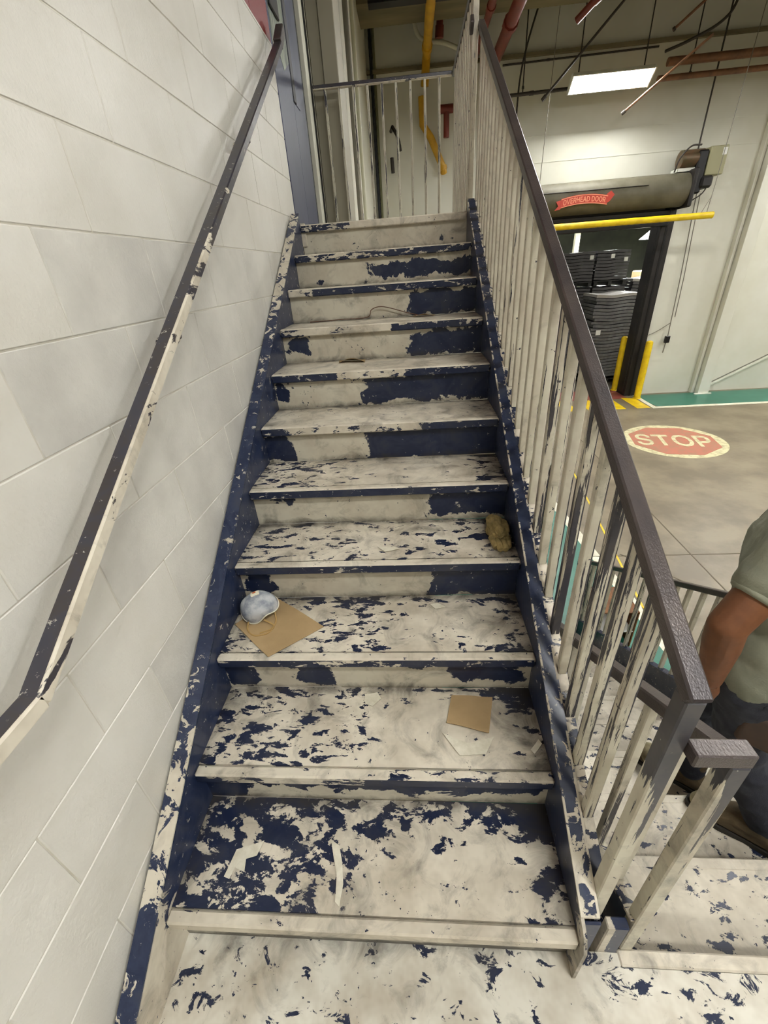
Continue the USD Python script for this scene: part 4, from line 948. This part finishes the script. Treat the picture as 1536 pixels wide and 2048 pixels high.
# ---------------------------------------------------------------- the worker on the lower flight
def V3(*a): return np.array(a, float)
fd, lf, uz = V3(-.8, .6, 0), V3(-.6, -.8, 0), V3(0, 0, 1)
def ball(p, r, n=18):
    s = manifold3d.Manifold.sphere(float(r), n) if np.ndim(r) == 0 else manifold3d.Manifold.sphere(1.0, n).scale([float(q) for q in r])
    return s.translate([float(q) for q in p])
def bone(p, r, q, s): return manifold3d.Manifold.batch_hull([ball(p, r), ball(q, s)])
def hullof(*bs): return manifold3d.Manifold.batch_hull([ball(p, r) for p, r in bs])
def skin(parts, edge=.012, it=12):
    m = parts[0]
    for p in parts[1:]: m = m + p
    m = m.refine_to_length(edge).to_mesh()
    t_ = trimesh.Trimesh(m.vert_properties[:, :3], m.tri_verts, process=True)
    trimesh.smoothing.filter_taubin(t_, lamb=.5, nu=.53, iterations=it); return t_
hip = V3(1.86, .63, .49)
chest = V3(1.865, .675, .85)
neck = V3(1.955, .73, 1.055)
lsh, rsh = V3(1.715, .53, .985), V3(1.985, .82, .975)
elb, wri = V3(1.578, .475, .79), V3(1.625, .505, .545)
hnd = wri + V3(.0, .012, -.085)
relb = rsh + V3(.12, .06, -.26); rwri = relb + V3(.02, .01, -.25); rhnd = rwri + V3(0, 0, -.08)
lhip, rhip = hip + lf * .09 - uz * .03, hip - lf * .09 - uz * .03
lank, rank = V3(2.03, .47, -.356 + .10), V3(1.985, .775, -.534 + .10)
lkn = (lhip + lank) / 2 + fd * .05 + uz * .02; rkn = (rhip + rank) / 2 + fd * .08 + uz * .03
hd = neck + uz * .155 + fd * .02
body = [hullof((hip + lf * .07, .105), (hip - lf * .07, .105), (hip + uz * .18, .11)), hullof((hip + uz * .18 + lf * .04, .10), (hip + uz * .18 - lf * .04, .10), (chest + lf * .08, .105), (chest - lf * .08, .105)),
        hullof((chest + lf * .08, .10), (chest - lf * .08, .10), (lsh, .055), (rsh, .055), (neck - uz * .03, .06)),
        bone(neck - uz * .03, .056, hd - uz * .06, .052),
        hullof((hd + uz * .02, .092), (hd - uz * .03 + fd * .025, .075), (hd - uz * .085 + fd * .05, .045)),
        bone(hd - uz * .012 + fd * .085, .012, hd - uz * .04 + fd * .108, .014),
        bone(hd + lf * .088 + uz * .01, .018, hd + lf * .086 - uz * .02, .014), bone(hd - lf * .088 + uz * .01, .018, hd - lf * .086 - uz * .02, .014),
        bone(lsh, .056, elb, .046), bone(elb, .046, elb * .68 + wri * .32, .046), bone(elb * .68 + wri * .32, .046, wri, .032), bone(rsh, .056, relb, .042), bone(relb, .042, rwri, .029),
        bone(lhip, .09, lkn, .06), bone(lkn, .06, lank, .042), bone(rhip, .09, rkn, .06), bone(rkn, .06, rank, .042)]
def hand(w, d, side, palm):
    """palm and five curled fingers: w wrist, d pointing direction, side towards the thumb, palm normal."""
    out = [hullof((w, .026), (w + d * .045 + side * .026, .015), (w + d * .045 - side * .026, .015), (w + d * .085 + side * .028, .012), (w + d * .085 - side * .028, .011))]
    for k, (o, L) in enumerate([(.028, .070), (.010, .078), (-.009, .072), (-.027, .057)]):
        a = w + d * .082 + side * o; b = a + d * L * .42 + palm * .006; c = b + d * L * .26 + palm * L * .22; e = c + d * L * .02 + palm * L * .30
        out += [bone(a, .0098, b, .0092), bone(b, .0092, c, .0086), bone(c, .0086, e, .0078)]
    a = w + d * .025 + side * .026; b = a + d * .032 + side * .026 + palm * .010; c = b + d * .030 + side * .006 + palm * .014
    return out + [bone(a, .0145, b, .0115), bone(b, .0115, c, .0095)]
dl = (hnd - wri) / np.linalg.norm(hnd - wri); dr_ = (rhnd - rwri) / np.linalg.norm(rhnd - rwri)
sl_ = fd - dl * (fd @ dl); sl_ /= np.linalg.norm(sl_)
sr_ = fd - dr_ * (fd @ dr_); sr_ /= np.linalg.norm(sr_)
body += hand(wri, dl, sl_, -lf) + hand(rwri, dr_, sr_, lf)
pe = thing('person', 'worker in a grey t-shirt, dark jeans and work boots on the lower stair', 'person', (1.98, .62, -.45))
obj('body', skin(body, .011, 8), MAT['skin'], pe, smooth=True)
hemL = lsh + (elb - lsh) * .40
hemR = rsh + (relb - rsh) * .45
ins = skin([hullof((hip + lf * .085 + uz * .02, .118), (hip - lf * .085 + uz * .02, .118), (hip + uz * .2 + lf * .05, .118), (hip + uz * .2 - lf * .05, .118)),
            hullof((hip + uz * .2 + lf * .05, .118), (hip + uz * .2 - lf * .05, .118), (chest + lf * .09, .12), (chest - lf * .09, .12)),
            hullof((chest + lf * .09, .116), (chest - lf * .09, .116), (lsh, .07), (rsh, .07), (neck - uz * .035, .068)),
            bone(lsh, .074, hemL, .070), bone(rsh, .074, hemR, .070)], .014, 8)
v = np.array(ins.vertices)
nz = (meshkit.fbm(v * [9, 9, 16], 3, 5) - .5)
v += np.array(ins.vertex_normals) * (nz * .022)[:, None]
obj('shirt', trimesh.Trimesh(v, ins.faces, process=False), MAT['shirt'], pe, smooth=True)
def ring(p, d, r, th):
    d = d / np.linalg.norm(d); a = np.cross(d, uz); a /= np.linalg.norm(a); b = np.cross(d, a)
    t_ = np.linspace(0, 2 * math.pi, 25); return tube([p + r * (math.cos(q) * a + math.sin(q) * b) for q in t_], th, 8)
obj('sleeve_hem', ring(hemL + (elb - lsh) * .17, elb - lsh, .052, .010), MAT['shirt'], pe, smooth=True)
obj('sleeve_hem', ring(hemR + (relb - rsh) * .15, relb - rsh, .052, .010), MAT['shirt'], pe, smooth=True)
jn = skin([hullof((hip + lf * .08, .115), (hip - lf * .08, .115), (hip - uz * .06 + lf * .08, .11), (hip - uz * .06 - lf * .08, .11)), bone(lhip, .103, lkn, .075), bone(lkn, .075, lank + uz * .03, .060), bone(rhip, .103, rkn, .075), bone(rkn, .075, rank + uz * .03, .060)], .014, 8)
v = np.array(jn.vertices); v += np.array(jn.vertex_normals) * ((meshkit.fbm(v * [12, 12, 18], 3, 9) - .5) * .02)[:, None]
obj('jeans', trimesh.Trimesh(v, jn.faces, process=False), MAT['jeans'], pe, smooth=True)
pc = hip + lf * .155 - fd * .07 - uz * .10
obj('tool_pouch', skin([hullof((pc + fd * .045, .018), (pc - fd * .045, .018), (pc + fd * .04 - uz * .10, .020), (pc - fd * .04 - uz * .10, .020))], .012, 4), MAT['pouch'], pe, smooth=True, label='brown leather tool pouch')
for ank, gz, dirn in ((lank, -.356, V3(-.79, .61, 0)), (rank, -.534, V3(-.78, .63, 0))):
    sd = np.cross(uz, dirn); heel = V3(ank[0], ank[1], gz) - dirn * .05; toe = V3(ank[0], ank[1], gz) + dirn * .19
    upper = skin([hullof((heel + uz * .055, .042), (ank + uz * .0, .055), (ank + dirn * .06 - uz * .015, .05)), bone(ank, .055, ank + uz * .085, .058), hullof((heel + uz * .055, .042), (toe - dirn * .03 + uz * .052 + sd * .012, .040), (toe - dirn * .03 + uz * .052 - sd * .012, .040), (ank + dirn * .07 + uz * -.02, .045))], .010, 6)
    bp = obj('boot', upper, MAT['boot'], pe, smooth=True)
    obj('toe_cap', skin([hullof((toe - dirn * .035 + uz * .056 + sd * .012, .041), (toe - dirn * .035 + uz * .056 - sd * .012, .041), (toe - dirn * .012 + uz * .046, .034))], .009, 4), MAT['boot_toe'], bp, smooth=True, label='scuffed pale toe cap')
    out = Polygon([(-.095, -.038), (-.08, -.044), (.02, -.040), (.10, -.052), (.18, -.046), (.215, -.02), (.22, 0), (.215, .02), (.18, .046), (.10, .052), (.02, .040), (-.08, .044), (-.095, .038)])
    so = trimesh.creation.extrude_polygon(out, .022, engine='earcut'); sv = np.array(so.vertices)
    obj('sole', trimesh.Trimesh(V3(ank[0], ank[1], gz + .004) + sv[:, :1] * dirn + sv[:, 1:2] * sd + sv[:, 2:] * uz, so.faces, process=False), MAT['boot_sole'], bp)
hv = skin([hullof((hd + uz * .035, .094), (hd + uz * .045 - fd * .025, .094)), hullof((hd + uz * .02 - fd * .035, .085), (hd - uz * .05 - fd * .045, .06))], .012, 6)
obj('hair', hv, MAT['hair'], pe, smooth=True)
for s in (-1, 1):
    e = hd + lf * s * .034 + fd * .088 - uz * .002
    ep = obj('eye', trimesh.Trimesh(trimesh.creation.icosphere(2).vertices * .0115 + e, trimesh.creation.icosphere(2).faces), MAT['eye_white'], pe, smooth=True)
    obj('iris', trimesh.Trimesh(trimesh.creation.icosphere(2).vertices * .006 + e + fd * .008, trimesh.creation.icosphere(2).faces), MAT['eye_dark'], ep, smooth=True)
    obj('eyebrow', tube([e + uz * .024 - lf * .016 + fd * .004, e + uz * .028 + fd * .008, e + uz * .024 + lf * .016], .004, 6), MAT['hair'], pe)
mo = hd - uz * .072 + fd * .098
obj('mouth', tube([mo - lf * .022 - fd * .008, mo, mo + lf * .022 - fd * .008], [.003, .0055, .003], 8), MAT['lips'], pe, smooth=True)
